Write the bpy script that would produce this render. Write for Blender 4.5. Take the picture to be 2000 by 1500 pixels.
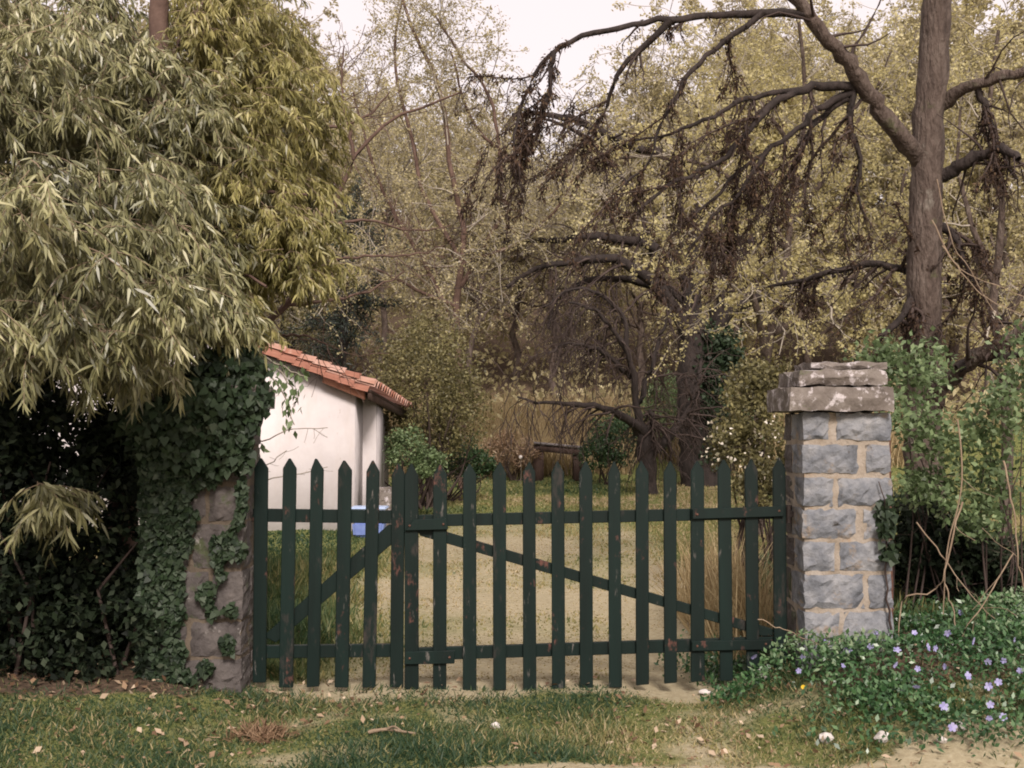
import bpy, bmesh, math
import numpy as np
from mathutils import Vector

for o in list(bpy.data.objects):
    bpy.data.objects.remove(o)
SC = bpy.context.scene
COL = SC.collection
rad = math.radians

# ------------------------------------------------------------------ camera
F, CX, CY = 2300.0, 1000.0, 750.0          # focal length in pixels of the 2000 x 1500 photograph
EYE, PITCH = 1.462, rad(2.37)
cam_d = bpy.data.cameras.new('camera')
cam_d.sensor_width = 36.0
cam_d.lens = F / 2000.0 * 36.0
cam_d.clip_start = 0.05
cam_d.clip_end = 2000
cam = bpy.data.objects.new('camera', cam_d)
cam.location = (0, 0, EYE)
cam.rotation_euler = (math.pi / 2 + PITCH, 0, 0)
COL.objects.link(cam)
SC.camera = cam

# ------------------------------------------------------------------ sky and sun
SUN_EL, SUN_AZ = rad(37), rad(170)          # azimuth clockwise from +Y: from behind the viewer, a little to the right
w = bpy.data.worlds.new('World')
SC.world = w
w.use_nodes = True
nt = w.node_tree
nt.nodes.clear()
sky = nt.nodes.new('ShaderNodeTexSky')
sky.sky_type = 'NISHITA'
sky.sun_disc = False
sky.sun_elevation = SUN_EL
sky.sun_rotation = SUN_AZ
sky.dust_density = 4.0
b1 = nt.nodes.new('ShaderNodeBackground')
b1.inputs['Strength'].default_value = 0.10
nt.links.new(sky.outputs[0], b1.inputs['Color'])
b2 = nt.nodes.new('ShaderNodeBackground')   # thin bright cloud layer
b2.inputs['Color'].default_value = (1.0, 0.86, 0.83, 1)
b2.inputs['Strength'].default_value = 0.78
mx = nt.nodes.new('ShaderNodeMixShader')
mx.inputs[0].default_value = 0.82
nt.links.new(b1.outputs[0], mx.inputs[1])
nt.links.new(b2.outputs[0], mx.inputs[2])
wo = nt.nodes.new('ShaderNodeOutputWorld')
nt.links.new(mx.outputs[0], wo.inputs['Surface'])

sun_d = bpy.data.lights.new('sun', 'SUN')
sun_d.energy = 2.9
sun_d.angle = rad(14)
sun_d.color = (1.0, 0.90, 0.84)
sun = bpy.data.objects.new('sun', sun_d)
dx, dy, dz = math.sin(SUN_AZ) * math.cos(SUN_EL), math.cos(SUN_AZ) * math.cos(SUN_EL), math.sin(SUN_EL)
sun.rotation_euler = Vector((dx, dy, dz)).to_track_quat('Z', 'Y').to_euler()
COL.objects.link(sun)

SC.render.engine = 'CYCLES'
SC.view_settings.view_transform = 'Standard'
SC.view_settings.look = 'None'
SC.view_settings.exposure = 0.66
SC.view_settings.gamma = 1.0
SC.view_settings.use_curve_mapping = False
SC.cycles.max_bounces = 6
SC.cycles.diffuse_bounces = 3
SC.cycles.glossy_bounces = 2
SC.cycles.transmission_bounces = 4
SC.cycles.use_denoising = True
SC.cycles.filter_width = 1.9

# ------------------------------------------------------------------ small maths
rng = np.random.default_rng(11)
cp, sp_ = math.cos(PITCH), math.sin(PITCH)


def at(px, py, Y):
    """World point at distance Y in front of the viewer that shows at photograph pixel px, py."""
    u, v = (px - CX) / F, (CY - py) / F
    d = np.array([u, cp - v * sp_, sp_ + v * cp])
    return np.array([0, 0, EYE]) + d * (Y / d[1])


_nk = rng.normal(size=(24, 2))
_np = rng.uniform(0, 6.28, 24)


def nz(x, y, s=1.0):
    """Smooth noise about -1..1 with features of about s metres."""
    x, y = np.asarray(x, float), np.asarray(y, float)
    r = 0
    for i in range(24):
        r = r + np.sin((x * _nk[i, 0] + y * _nk[i, 1]) * 2.6 / s + _np[i])
    return r / 5.0


def sst(a, b, x):
    t = np.clip((np.asarray(x, float) - a) / (b - a), 0, 1)
    return t * t * (3 - 2 * t)


def terr(x, y):
    x, y = np.asarray(x, float), np.asarray(y, float)
    z = 0.02 * np.clip(y - 8, 0, 20)
    z = z + 1.25 * sst(28, 33, y + 1.2 * nz(x, 0 * y, 6))
    z = z + 0.27 * np.clip(y - 34, 0, 80) * sst(34, 40, y)
    z = z + 0.30 * sst(0.95, 2.3, x) * sst(5.0, 6.3, y) * (1 - sst(9, 14, y))
    z = z + 0.14 * sst(-1.2, -2.2, x) * sst(5.0, 6.5, y) * (1 - sst(9, 14, y))
    z = z + 0.015 * nz(x, y, 0.7) * (1 - sst(12, 30, y)) + 0.15 * nz(x, y, 5) * sst(30, 40, y)
    return z


def unit(v):
    return v / np.maximum(np.linalg.norm(v, axis=-1, keepdims=True), 1e-9)


# ------------------------------------------------------------------ object helpers
WL = {}


def reg(o, loc, parent):
    WL[o.name] = np.array(loc, float)
    if parent is not None:
        o.parent = parent
        o.location = np.array(loc, float) - WL[parent.name]
    else:
        o.location = loc
    COL.objects.link(o)
    return o


def tag(o, label=None, cat=None, group=None, kind=None):
    if label: o['label'] = label
    if cat: o['category'] = cat
    if group: o['group'] = group
    if kind: o['kind'] = kind
    return o


def thing(name, label, cat, loc, group=None):
    o = bpy.data.objects.new(name, None)
    o.empty_display_size = 0.2
    reg(o, loc, None)
    return tag(o, label, cat, group)


def raw_mesh(name, V, loops, counts, mat, tint=None, smooth=False):
    V = np.ascontiguousarray(V, np.float32)
    me = bpy.data.meshes.new(name)
    me.vertices.add(len(V))
    me.vertices.foreach_set('co', V.ravel())
    loops = np.ascontiguousarray(loops, np.int32).ravel()
    counts = np.ascontiguousarray(counts, np.int32)
    me.loops.add(len(loops))
    me.loops.foreach_set('vertex_index', loops)
    me.polygons.add(len(counts))
    st = np.zeros(len(counts), np.int32)
    st[1:] = np.cumsum(counts)[:-1]
    me.polygons.foreach_set('loop_start', st)
    if smooth:
        me.polygons.foreach_set('use_smooth', np.ones(len(counts), bool))
    if tint is not None:
        a = me.attributes.new('tint', 'FLOAT', 'FACE')
        a.data.foreach_set('value', np.ascontiguousarray(tint, np.float32))
    me.update(calc_edges=True)
    me.validate()
    me.materials.append(mat)
    return me


def part(name, V, loops, counts, mat, parent=None, tint=None, smooth=False, loc=None):
    """One mesh object from world-space geometry, its origin at the thing's base (or at loc)."""
    if loc is None:
        loc = WL[parent.name] if parent is not None else np.zeros(3)
    me = raw_mesh(name, np.asarray(V) - np.asarray(loc), loops, counts, mat, tint, smooth)
    return reg(bpy.data.objects.new(name, me), loc, parent)


def bm_part(name, bm, mat, parent=None, loc=None, smooth=False):
    if loc is None:
        loc = WL[parent.name] if parent is not None else np.zeros(3)
    bmesh.ops.recalc_face_normals(bm, faces=bm.faces)
    for v in bm.verts:
        v.co -= Vector(loc)
    me = bpy.data.meshes.new(name)
    bm.to_mesh(me)
    bm.free()
    if smooth:
        me.polygons.foreach_set('use_smooth', [True] * len(me.polygons))
    me.materials.append(mat)
    return reg(bpy.data.objects.new(name, me), loc, parent)


# leaf outlines: along, across, lift
DIA = np.array([(0, 0, 0), (.42, .5, .07), (1, 0, 0), (.42, -.5, .07)])
LANCE = np.array([(0, 0, 0), (.28, .5, .03), (.65, .36, 0), (1, 0, -.14), (.65, -.36, 0), (.28, -.5, .03)])
HEART = np.array([(0, 0, 0), (-.12, .3, .03), (.1, .55, .05), (.5, .36, .02), (1, 0, -.08), (.5, -.36, .02), (.1, -.55, .05), (-.12, -.3, .03)])
BLADE = np.array([(0, .5, 0), (.55, .4, .10), (1, 0, .35), (.55, -.4, .10), (0, -.5, 0)])


def leafgeo(C, D, N, L, W, tmpl):
    D = unit(D)
    S = unit(np.cross(D, N))
    U = np.cross(S, D)
    n, k = len(C), len(tmpl)
    L = np.broadcast_to(np.asarray(L, float), n)[:, None, None]
    W = np.broadcast_to(np.asarray(W, float), n)[:, None, None]
    V = (C[:, None, :] + D[:, None, :] * L * tmpl[None, :, 0:1] + S[:, None, :] * W * tmpl[None, :, 1:2]
         + U[:, None, :] * L * tmpl[None, :, 2:3])
    return V.reshape(-1, 3), np.arange(n * k), np.full(n, k)


def leaves(name, C, mat, parent=None, L=.05, W=.03, D=None, N=None, tint=None, tmpl=DIA, jit=.25, loc=None):
    n = len(C)
    if D is None: D = rng.normal(size=(n, 3)) + np.array([0, 0, -.2])
    if N is None: N = rng.normal(size=(n, 3)) + np.array([0, -.3, .8])
    s = rng.uniform(1 - jit, 1 + jit, n)
    V, lo, co = leafgeo(np.asarray(C), np.asarray(D, float), np.asarray(N, float), L * s, W * s, tmpl)
    if tint is None: tint = rng.uniform(0, 1, n)
    return part(name, V, lo, co, mat, parent, tint=np.clip(tint, 0, 1), loc=loc)


def tubegeo(P, R, sides=5, rough=0.0):
    """P (n,k,3) centre lines, R (n,k) radii."""
    n, k, _ = P.shape
    T = np.gradient(P, axis=1)
    T = unit(T)
    ref = np.where(np.abs(T[..., 2:3]) > .9, np.array([1., 0, 0]), np.array([0, 0, 1.]))
    A = unit(np.cross(T, ref))
    B = np.cross(T, A)
    a = np.arange(sides) / sides * 2 * math.pi
    RR = R[..., None] * (1 + rough * rng.normal(size=(n, k, sides)))
    V = (P[:, :, None, :] + A[:, :, None, :] * (np.cos(a)[None, None, :] * RR)[..., None]
         + B[:, :, None, :] * (np.sin(a)[None, None, :] * RR)[..., None])
    idx = np.arange(n * k * sides).reshape(n, k, sides)
    q = np.stack([idx[:, :-1, :], np.roll(idx, -1, 2)[:, :-1, :], np.roll(idx, -1, 2)[:, 1:, :], idx[:, 1:, :]], -1).reshape(-1, 4)
    return V.reshape(-1, 3), q.ravel(), np.full(len(q), 4)


def join(gs):
    Vs, ls, cs, off = [], [], [], 0
    for V, l, c in gs:
        Vs.append(V); ls.append(np.asarray(l) + off); cs.append(c); off += len(V)
    return np.concatenate(Vs), np.concatenate(ls), np.concatenate(cs)


def resample(pts, K):
    """Smooth curve through pts (m,d) with K points (Catmull-Rom)."""
    pts = np.asarray(pts, float)
    m = len(pts)
    if m == 2:
        t = np.linspace(0, 1, K)[:, None]
        return pts[0] * (1 - t) + pts[1] * t
    e = np.vstack([2 * pts[0] - pts[1], pts, 2 * pts[-1] - pts[-2]])
    d = np.concatenate([[0], np.cumsum(np.linalg.norm(np.diff(pts, axis=0), axis=1))])
    s = np.linspace(0, d[-1], K)
    i = np.clip(np.searchsorted(d, s, side='right') - 1, 0, m - 2)
    t = ((s - d[i]) / np.maximum(d[i + 1] - d[i], 1e-9))[:, None]
    p0, p1, p2, p3 = e[i], e[i + 1], e[i + 2], e[i + 3]
    return .5 * ((2 * p1) + (-p0 + p2) * t + (2 * p0 - 5 * p1 + 4 * p2 - p3) * t ** 2 + (-p0 + 3 * p1 - 3 * p2 + p3) * t ** 3)


def limb(px, Y, w0, w1, K=16, Y1=None, wig=.006):
    """A limb through photograph points at distance Y..Y1, thickness w0..w1 in pixels -> P (1,K,3), R (1,K)."""
    m = len(px)
    Ys = np.linspace(Y, Y if Y1 is None else Y1, m)
    pts = np.array([at(x, y, yy) for (x, y), yy in zip(px, Ys)])
    P = resample(pts, K)
    P[1:-1] += rng.normal(size=(K - 2, 3)) * wig * Y / 8
    R = np.linspace(w0, w1, K) / 2 / F * np.linspace(Y, Ys[-1], K)
    return P[None], R[None]


def grow(P, R, n, length, spread=.9, up=0., upstep=0., wig=.25, K=6, rr=.5, t0=.25, t1=1., end=.25, bias=None):
    """n children on each parent line."""
    N, k, _ = P.shape
    t = rng.uniform(t0, t1, (N, n)) * (k - 1)
    i = np.clip(t.astype(int), 0, k - 2)
    f = (t - i)[..., None]
    r = np.arange(N)[:, None]
    p = P[r, i] * (1 - f) + P[r, i + 1] * f
    rad0 = (R[r, i] * (1 - f[..., 0]) + R[r, i + 1] * f[..., 0]) * rr
    T = unit(P[r, i + 1] - P[r, i])
    rnd = rng.normal(size=T.shape)
    d = unit(T * (1 - spread * .6) + unit(rnd) * spread + np.array([0, 0, up]) + (0 if bias is None else np.asarray(bias)))
    p, d, rad0 = p.reshape(-1, 3), d.reshape(-1, 3), rad0.reshape(-1)
    Ls = length * rng.uniform(.55, 1.25, len(p))
    out = np.zeros((len(p), K, 3))
    out[:, 0] = p
    for s in range(1, K):
        d = unit(d + rng.normal(size=d.shape) * wig + np.array([0, 0, upstep]))
        out[:, s] = out[:, s - 1] + d * (Ls / (K - 1))[:, None]
    Rn = rad0[:, None] * np.linspace(1, end, K)[None]
    return out, Rn


def minr(R, m):
    return np.maximum(R, m)


def blob_pts(blobs, n, clump=40, cr=.12, shell=.55):
    """Clumped points in a union of ellipsoids (centre, radii): clumps of leaves with gaps between."""
    vol = np.array([b[1][0] * b[1][1] * b[1][2] for b in blobs], float) ** .75
    ids = rng.choice(len(blobs), size=max(1, n // clump), p=vol / vol.sum())
    c = np.array([b[0] for b in blobs])[ids]
    r = np.array([b[1] for b in blobs])[ids]
    d = unit(rng.normal(size=c.shape))
    m = rng.uniform(shell ** 3, 1, len(c)) ** (1 / 3.)
    cc = c + d * r * m[:, None]
    rep = np.repeat(np.arange(len(cc)), clump)
    pts = cc[rep] + rng.normal(size=(len(rep), 3)) * cr * np.mean(r[rep], axis=1, keepdims=True)
    ct = rng.uniform(0, 1, len(cc))[rep]
    return pts, ct


def pxblob(px, py, Y, rx, ry, rd):
    """Ellipsoid seen at px, py with pixel radii rx, ry and depth radius rd metres."""
    return (at(px, py, Y), (rx / F * Y, rd, ry / F * Y))


# ------------------------------------------------------------------ materials
def newmat(name):
    m = bpy.data.materials.new(name)
    m.use_nodes = True
    n = m.node_tree
    n.nodes.clear()
    return m, n


def ramp(n, stops):
    r = n.nodes.new('ShaderNodeValToRGB')
    e = r.color_ramp.elements
    while len(e) > 1: e.remove(e[-1])
    e[0].position = stops[0][0]; e[0].color = (*stops[0][1], 1)
    for p, c in stops[1:]:
        x = e.new(p); x.color = (*c, 1)
    return r


def leaf_mat(name, stops, trans=.3, rough=.5, spec=.35):
    m, n = newmat(name)
    a = n.nodes.new('ShaderNodeAttribute'); a.attribute_name = 'tint'
    r = ramp(n, stops)
    n.links.new(a.outputs['Fac'], r.inputs[0])
    p = n.nodes.new('ShaderNodeBsdfPrincipled')
    p.inputs['Roughness'].default_value = rough
    p.inputs['Specular IOR Level'].default_value = spec
    n.links.new(r.outputs[0], p.inputs['Base Color'])
    t = n.nodes.new('ShaderNodeBsdfTranslucent')
    n.links.new(r.outputs[0], t.inputs['Color'])
    mx = n.nodes.new('ShaderNodeMixShader'); mx.inputs[0].default_value = trans
    n.links.new(p.outputs[0], mx.inputs[1]); n.links.new(t.outputs[0], mx.inputs[2])
    o = n.nodes.new('ShaderNodeOutputMaterial')
    n.links.new(mx.outputs[0], o.inputs[0])
    return m


def noise_mat(name, stops, scale=8, detail=6, rough=.85, bump=.3, bscale=40, bdist=.01, stretch=(1, 1, 1), extra=None, spec=.3, metal=0):
    m, n = newmat(name)
    tc = n.nodes.new('ShaderNodeTexCoord')
    mp = n.nodes.new('ShaderNodeMapping'); mp.inputs['Scale'].default_value = stretch
    oi = n.nodes.new('ShaderNodeObjectInfo')
    vm = n.nodes.new('ShaderNodeVectorMath'); vm.operation = 'ADD'
    sc = n.nodes.new('ShaderNodeVectorMath'); sc.operation = 'SCALE'
    sc.inputs[0].default_value = (7.3, 3.1, 5.7)
    n.links.new(oi.outputs['Random'], sc.inputs['Scale'])
    n.links.new(tc.outputs['Object'], vm.inputs[0]); n.links.new(sc.outputs[0], vm.inputs[1])
    n.links.new(vm.outputs[0], mp.inputs['Vector'])
    nx = n.nodes.new('ShaderNodeTexNoise')
    nx.inputs['Scale'].default_value = scale; nx.inputs['Detail'].default_value = detail; nx.inputs['Roughness'].default_value = .65
    n.links.new(mp.outputs[0], nx.inputs['Vector'])
    r = ramp(n, stops)
    n.links.new(nx.outputs['Fac'], r.inputs[0])
    p = n.nodes.new('ShaderNodeBsdfPrincipled')
    p.inputs['Roughness'].default_value = rough
    p.inputs['Specular IOR Level'].default_value = spec
    p.inputs['Metallic'].default_value = metal
    colout = r.outputs[0]
    if extra:      # (stops of a mask, colour, scale): chipped paint, lichen, stains
        for (lo, hi, colr, s2, st2) in extra:
            mp2 = n.nodes.new('ShaderNodeMapping'); mp2.inputs['Scale'].default_value = st2
            n.links.new(vm.outputs[0], mp2.inputs['Vector'])
            n2 = n.nodes.new('ShaderNodeTexNoise'); n2.inputs['Scale'].default_value = s2; n2.inputs['Detail'].default_value = 5
            n2.inputs['Roughness'].default_value = .7
            n.links.new(mp2.outputs[0], n2.inputs['Vector'])
            mr = n.nodes.new('ShaderNodeMapRange'); mr.inputs['From Min'].default_value = lo; mr.inputs['From Max'].default_value = hi
            n.links.new(n2.outputs['Fac'], mr.inputs['Value'])
            mc = n.nodes.new('ShaderNodeMix'); mc.data_type = 'RGBA'
            n.links.new(mr.outputs[0], mc.inputs[0])
            n.links.new(colout, mc.inputs[6]); mc.inputs[7].default_value = (*colr, 1)
            colout = mc.outputs[2]
    n.links.new(colout, p.inputs['Base Color'])
    if bump:
        nb = n.nodes.new('ShaderNodeTexNoise'); nb.inputs['Scale'].default_value = bscale; nb.inputs['Detail'].default_value = 5
        n.links.new(mp.outputs[0], nb.inputs['Vector'])
        bp = n.nodes.new('ShaderNodeBump'); bp.inputs['Strength'].default_value = bump; bp.inputs['Distance'].default_value = bdist
        n.links.new(nb.outputs['Fac'], bp.inputs['Height'])
        n.links.new(bp.outputs[0], p.inputs['Normal'])
    o = n.nodes.new('ShaderNodeOutputMaterial')
    n.links.new(p.outputs[0], o.inputs[0])
    return m


M = {}
M['paint'] = noise_mat('green_paint', [(.3, (.0022, .0068, .0056)), (.7, (.0045, .0145, .0118))], 5, bump=.5, bscale=30, bdist=.004, stretch=(1, 1, .12), rough=.55, spec=.2,
                       extra=[(.60, .75, (.05, .038, .034), 6, (1, 1, .35)), (.63, .72, (.12, .11, .10), 22, (1, 1, .22)), (.62, .70, (.10, .045, .035), 9, (1, 1, .5))])
M['rust'] = noise_mat('rusty_iron', [(.3, (.05, .025, .018)), (.7, (.13, .06, .04))], 30, rough=.8, bump=.4)
M['iron'] = noise_mat('dark_iron', [(.3, (.015, .014, .013)), (.7, (.05, .035, .03))], 30, rough=.7, bump=.3)
M['stone'] = noise_mat('blue_grey_granite', [(.25, (.06, .064, .072)), (.43, (.13, .138, .152)), (.58, (.20, .205, .215)), (.78, (.32, .31, .30))], 8, detail=9, bump=.8, bscale=22, bdist=.02,
                       extra=[(.56, .70, (.23, .17, .11), 6, (1, 1, 1)), (.64, .72, (.06, .055, .05), 14, (1, 1, 1))])
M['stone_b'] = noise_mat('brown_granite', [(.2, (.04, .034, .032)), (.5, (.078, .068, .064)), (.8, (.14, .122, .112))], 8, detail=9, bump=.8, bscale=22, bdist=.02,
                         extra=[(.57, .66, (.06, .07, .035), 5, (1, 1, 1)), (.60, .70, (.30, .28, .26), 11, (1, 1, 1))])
M['cap'] = noise_mat('weathered_cap_stone', [(.25, (.06, .05, .043)), (.5, (.135, .115, .10)), (.8, (.24, .215, .19))], 7, detail=9, bump=.9, bscale=18, bdist=.02,
                     extra=[(.53, .61, (.40, .37, .37), 13, (1, 1, 1)), (.60, .7, (.10, .11, .06), 6, (1, 1, 1))])
M['mortar'] = noise_mat('sandy_mortar', [(.3, (.19, .155, .115)), (.55, (.28, .24, .195)), (.8, (.37, .335, .295))], 9, bump=.6, bscale=60, bdist=.01,
                        extra=[(.58, .72, (.29, .175, .09), 4, (1, 1, 1)), (.58, .72, (.12, .10, .08), 7, (1, 1, 1))])
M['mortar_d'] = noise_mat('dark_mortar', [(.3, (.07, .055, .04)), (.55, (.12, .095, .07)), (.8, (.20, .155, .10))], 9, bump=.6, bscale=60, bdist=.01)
M['plaster'] = noise_mat('white_plaster', [(.3, (.53, .49, .485)), (.7, (.62, .58, .575))], 2.5, bump=.15, bscale=14, bdist=.02,
                         extra=[(.52, .80, (.50, .44, .40), 1.6, (1, 1, .25)), (.66, .74, (.42, .36, .32), 9, (1, 1, .5))])
M['plaster_g'] = noise_mat('grey_wall', [(.3, (.30, .28, .28)), (.7, (.42, .39, .385))], 4, bump=.15, bscale=14, bdist=.02)
M['tile'] = noise_mat('terracotta', [(.3, (.25, .105, .072)), (.6, (.36, .165, .115)), (.85, (.43, .245, .185))], 6, bump=.3, bscale=40,
                      extra=[(.60, .72, (.58, .42, .34), 5, (1, 1, 1)), (.64, .72, (.12, .07, .05), 12, (1, 1, 1))])
M['tile_p'] = noise_mat('pale_terracotta', [(.3, (.40, .21, .15)), (.6, (.50, .31, .25)), (.85, (.56, .42, .36))], 6, bump=.3, bscale=40,
                        extra=[(.64, .72, (.14, .08, .06), 9, (1, 1, 1))])
M['dark_wood'] = noise_mat('dark_wood', [(.3, (.03, .018, .014)), (.7, (.08, .05, .04))], 6, stretch=(1, 1, .3), bump=.4)
M['grey_wood'] = noise_mat('grey_wood', [(.3, (.08, .07, .07)), (.7, (.24, .215, .215))], 6, bump=.4)
M['bark'] = noise_mat('bark', [(.25, (.035, .024, .019)), (.5, (.085, .062, .05)), (.75, (.15, .12, .10))], 9, detail=9, bump=1, bscale=26, bdist=.05, stretch=(1.5, 1.5, .4),
                      extra=[(.60, .72, (.20, .18, .15), 5, (1, 1, 1)), (.62, .74, (.07, .075, .03), 3, (1, 1, 1))])
M['bark_d'] = noise_mat('dark_bark', [(.3, (.012, .009, .008)), (.7, (.042, .031, .027))], 6, bump=1, bscale=18, bdist=.03, stretch=(1.5, 1.5, .4))
M['bark_r'] = noise_mat('reddish_bark', [(.3, (.06, .035, .026)), (.7, (.14, .09, .07))], 6, bump=.5)
M['twig'] = noise_mat('twig', [(.3, (.23, .20, .16)), (.7, (.39, .35, .29))], 4, bump=0)
M['twig_d'] = noise_mat('dark_twig', [(.3, (.03, .020, .017)), (.7, (.07, .05, .042))], 4, bump=0)
M['cane'] = noise_mat('tan_cane', [(.3, (.17, .12, .08)), (.7, (.30, .23, .16))], 6, bump=0)
M['white_stone'] = noise_mat('white_stone', [(.3, (.44, .40, .37)), (.7, (.60, .57, .54))], 9, bump=.15, bscale=60)
M['blue'] = noise_mat('pale_blue_plastic', [(.3, (.36, .46, .66)), (.7, (.46, .55, .72))], 4, rough=.4, bump=0, spec=.5)
M['blue_d'] = noise_mat('mid_blue_plastic', [(.3, (.12, .17, .42)), (.7, (.20, .27, .52))], 6, rough=.45, bump=0, spec=.5)
M['petal'] = leaf_mat('violet_petal', [(0, (.28, .26, .52)), (1, (.48, .46, .72))], .3)
M['petal_w'] = leaf_mat('white_blossom', [(0, (.62, .55, .42)), (1, (.85, .80, .72))], .3)
M['petal_y'] = leaf_mat('yellow_petal', [(0, (.75, .45, .03)), (1, (.85, .60, .05))], .3)

M['lance'] = leaf_mat('narrow_leaf', [(0, (.06, .058, .03)), (.35, (.16, .16, .075)), (.72, (.33, .32, .155)), (.97, (.52, .49, .31)), (1, (.38, .25, .13))], .3, rough=.38, spec=.6)
M['lance_y'] = leaf_mat('narrow_leaf_yellow', [(0, (.10, .095, .03)), (.4, (.24, .22, .075)), (.8, (.42, .38, .15)), (1, (.55, .50, .26))], .38, rough=.4, spec=.5)
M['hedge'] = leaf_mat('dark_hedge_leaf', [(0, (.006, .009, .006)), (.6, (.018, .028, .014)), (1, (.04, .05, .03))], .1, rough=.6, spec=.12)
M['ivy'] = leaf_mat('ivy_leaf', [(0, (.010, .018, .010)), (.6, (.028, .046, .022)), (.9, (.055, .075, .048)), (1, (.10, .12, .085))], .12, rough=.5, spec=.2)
M['shrub'] = leaf_mat('fresh_shrub_leaf', [(0, (.04, .06, .025)), (.5, (.12, .175, .075)), (.85, (.25, .33, .16)), (1, (.42, .48, .30))], .35)
M['shrub_d'] = leaf_mat('deep_shrub_leaf', [(0, (.012, .025, .010)), (.6, (.035, .07, .026)), (1, (.09, .15, .06))], .25)
M['olive'] = leaf_mat('olive_leaf', [(0, (.04, .036, .016)), (.4, (.105, .095, .04)), (.75, (.20, .18, .075)), (1, (.32, .28, .13))], .3)
M['yellow'] = leaf_mat('yellow_spring_leaf', [(0, (.24, .20, .09)), (.4, (.48, .425, .20)), (.8, (.66, .60, .32)), (1, (.76, .70, .45))], .5)
M['spring'] = leaf_mat('pale_spring_leaf', [(0, (.18, .15, .08)), (.4, (.38, .33, .18)), (.8, (.54, .48, .27)), (1, (.66, .59, .36))], .5)
M['brownleaf'] = leaf_mat('brown_bud', [(0, (.24, .20, .11)), (.5, (.42, .37, .20)), (1, (.58, .52, .30))], .3)
M['tuft'] = leaf_mat('dead_tuft', [(0, (.022, .014, .011)), (.6, (.055, .035, .025)), (1, (.12, .08, .05))], .15, rough=.8, spec=.1)
M['conifer'] = leaf_mat('conifer_needle', [(0, (.012, .018, .016)), (.6, (.03, .042, .032)), (1, (.06, .075, .05))], .1)
M['grass'] = leaf_mat('grass_blade', [(0, (.40, .32, .19)), (.25, (.30, .26, .11)), (.5, (.11, .135, .05)), (.8, (.042, .078, .032)), (1, (.026, .056, .026))], .3, rough=.55)
M['dry'] = leaf_mat('dry_grass', [(0, (.22, .16, .08)), (.5, (.40, .31, .17)), (1, (.52, .43, .26))], .35, rough=.6)
M['peri'] = leaf_mat('periwinkle_leaf', [(0, (.015, .045, .018)), (.5, (.04, .10, .035)), (.85, (.09, .17, .065)), (1, (.20, .26, .15))], .2, rough=.35, spec=.5)
M['litter'] = leaf_mat('dead_leaf', [(0, (.10, .055, .03)), (.5, (.26, .17, .10)), (1, (.50, .40, .29))], .15, rough=.7)


def ground_mat():
    m, n = newmat('ground_soil')
    tc = n.nodes.new('ShaderNodeTexCoord')
    ag = n.nodes.new('ShaderNodeAttribute'); ag.attribute_name = 'green'
    ad = n.nodes.new('ShaderNodeAttribute'); ad.attribute_name = 'humus'

    def noise(s, d=6, r=.6):
        x = n.nodes.new('ShaderNodeTexNoise'); x.inputs['Scale'].default_value = s; x.inputs['Detail'].default_value = d; x.inputs['Roughness'].default_value = r
        n.links.new(tc.outputs['Object'], x.inputs['Vector']); return x

    def mix(fac, a, b):
        x = n.nodes.new('ShaderNodeMix'); x.data_type = 'RGBA'
        n.links.new(fac, x.inputs[0])
        for s, v in ((6, a), (7, b)):
            if isinstance(v, tuple): x.inputs[s].default_value = (*v, 1)
            else: n.links.new(v, x.inputs[s])
        return x.outputs[2]

    def maskadd(att, nx, lo, hi, amp):
        ma = n.nodes.new('ShaderNodeMath'); ma.operation = 'MULTIPLY_ADD'
        n.links.new(nx.outputs['Fac'], ma.inputs[0]); ma.inputs[1].default_value = amp
        n.links.new(att.outputs['Fac'], ma.inputs[2])
        mr = n.nodes.new('ShaderNodeMapRange'); mr.inputs['From Min'].default_value = lo + amp * .5; mr.inputs['From Max'].default_value = hi + amp * .5
        n.links.new(ma.outputs[0], mr.inputs['Value']); return mr.outputs[0]

    n1, n2, n3 = noise(3), noise(25, 8, .7), noise(110, 3)
    r1 = ramp(n, [(.3, (.245, .205, .13)), (.5, (.33, .285, .185)), (.72, (.40, .355, .25))]); n.links.new(n2.outputs['Fac'], r1.inputs[0])
    r2 = ramp(n, [(.3, (.05, .07, .022)), (.5, (.12, .135, .045)), (.72, (.24, .22, .09))]); n.links.new(n2.outputs['Fac'], r2.inputs[0])
    r3 = ramp(n, [(.3, (.03, .022, .016)), (.5, (.085, .06, .042)), (.72, (.20, .14, .095))]); n.links.new(n2.outputs['Fac'], r3.inputs[0])
    c = mix(maskadd(ag, n1, .3, .7, .5), r1.outputs[0], r2.outputs[0])
    c = mix(maskadd(ad, n1, .35, .65, .4), c, r3.outputs[0])
    p = n.nodes.new('ShaderNodeBsdfPrincipled'); p.inputs['Roughness'].default_value = .95; p.inputs['Specular IOR Level'].default_value = .1
    n.links.new(c, p.inputs['Base Color'])
    bp = n.nodes.new('ShaderNodeBump'); bp.inputs['Strength'].default_value = .6; bp.inputs['Distance'].default_value = .03
    n.links.new(n2.outputs['Fac'], bp.inputs['Height']); n.links.new(bp.outputs[0], p.inputs['Normal'])
    o = n.nodes.new('ShaderNodeOutputMaterial'); n.links.new(p.outputs[0], o.inputs[0])
    return m


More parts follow.
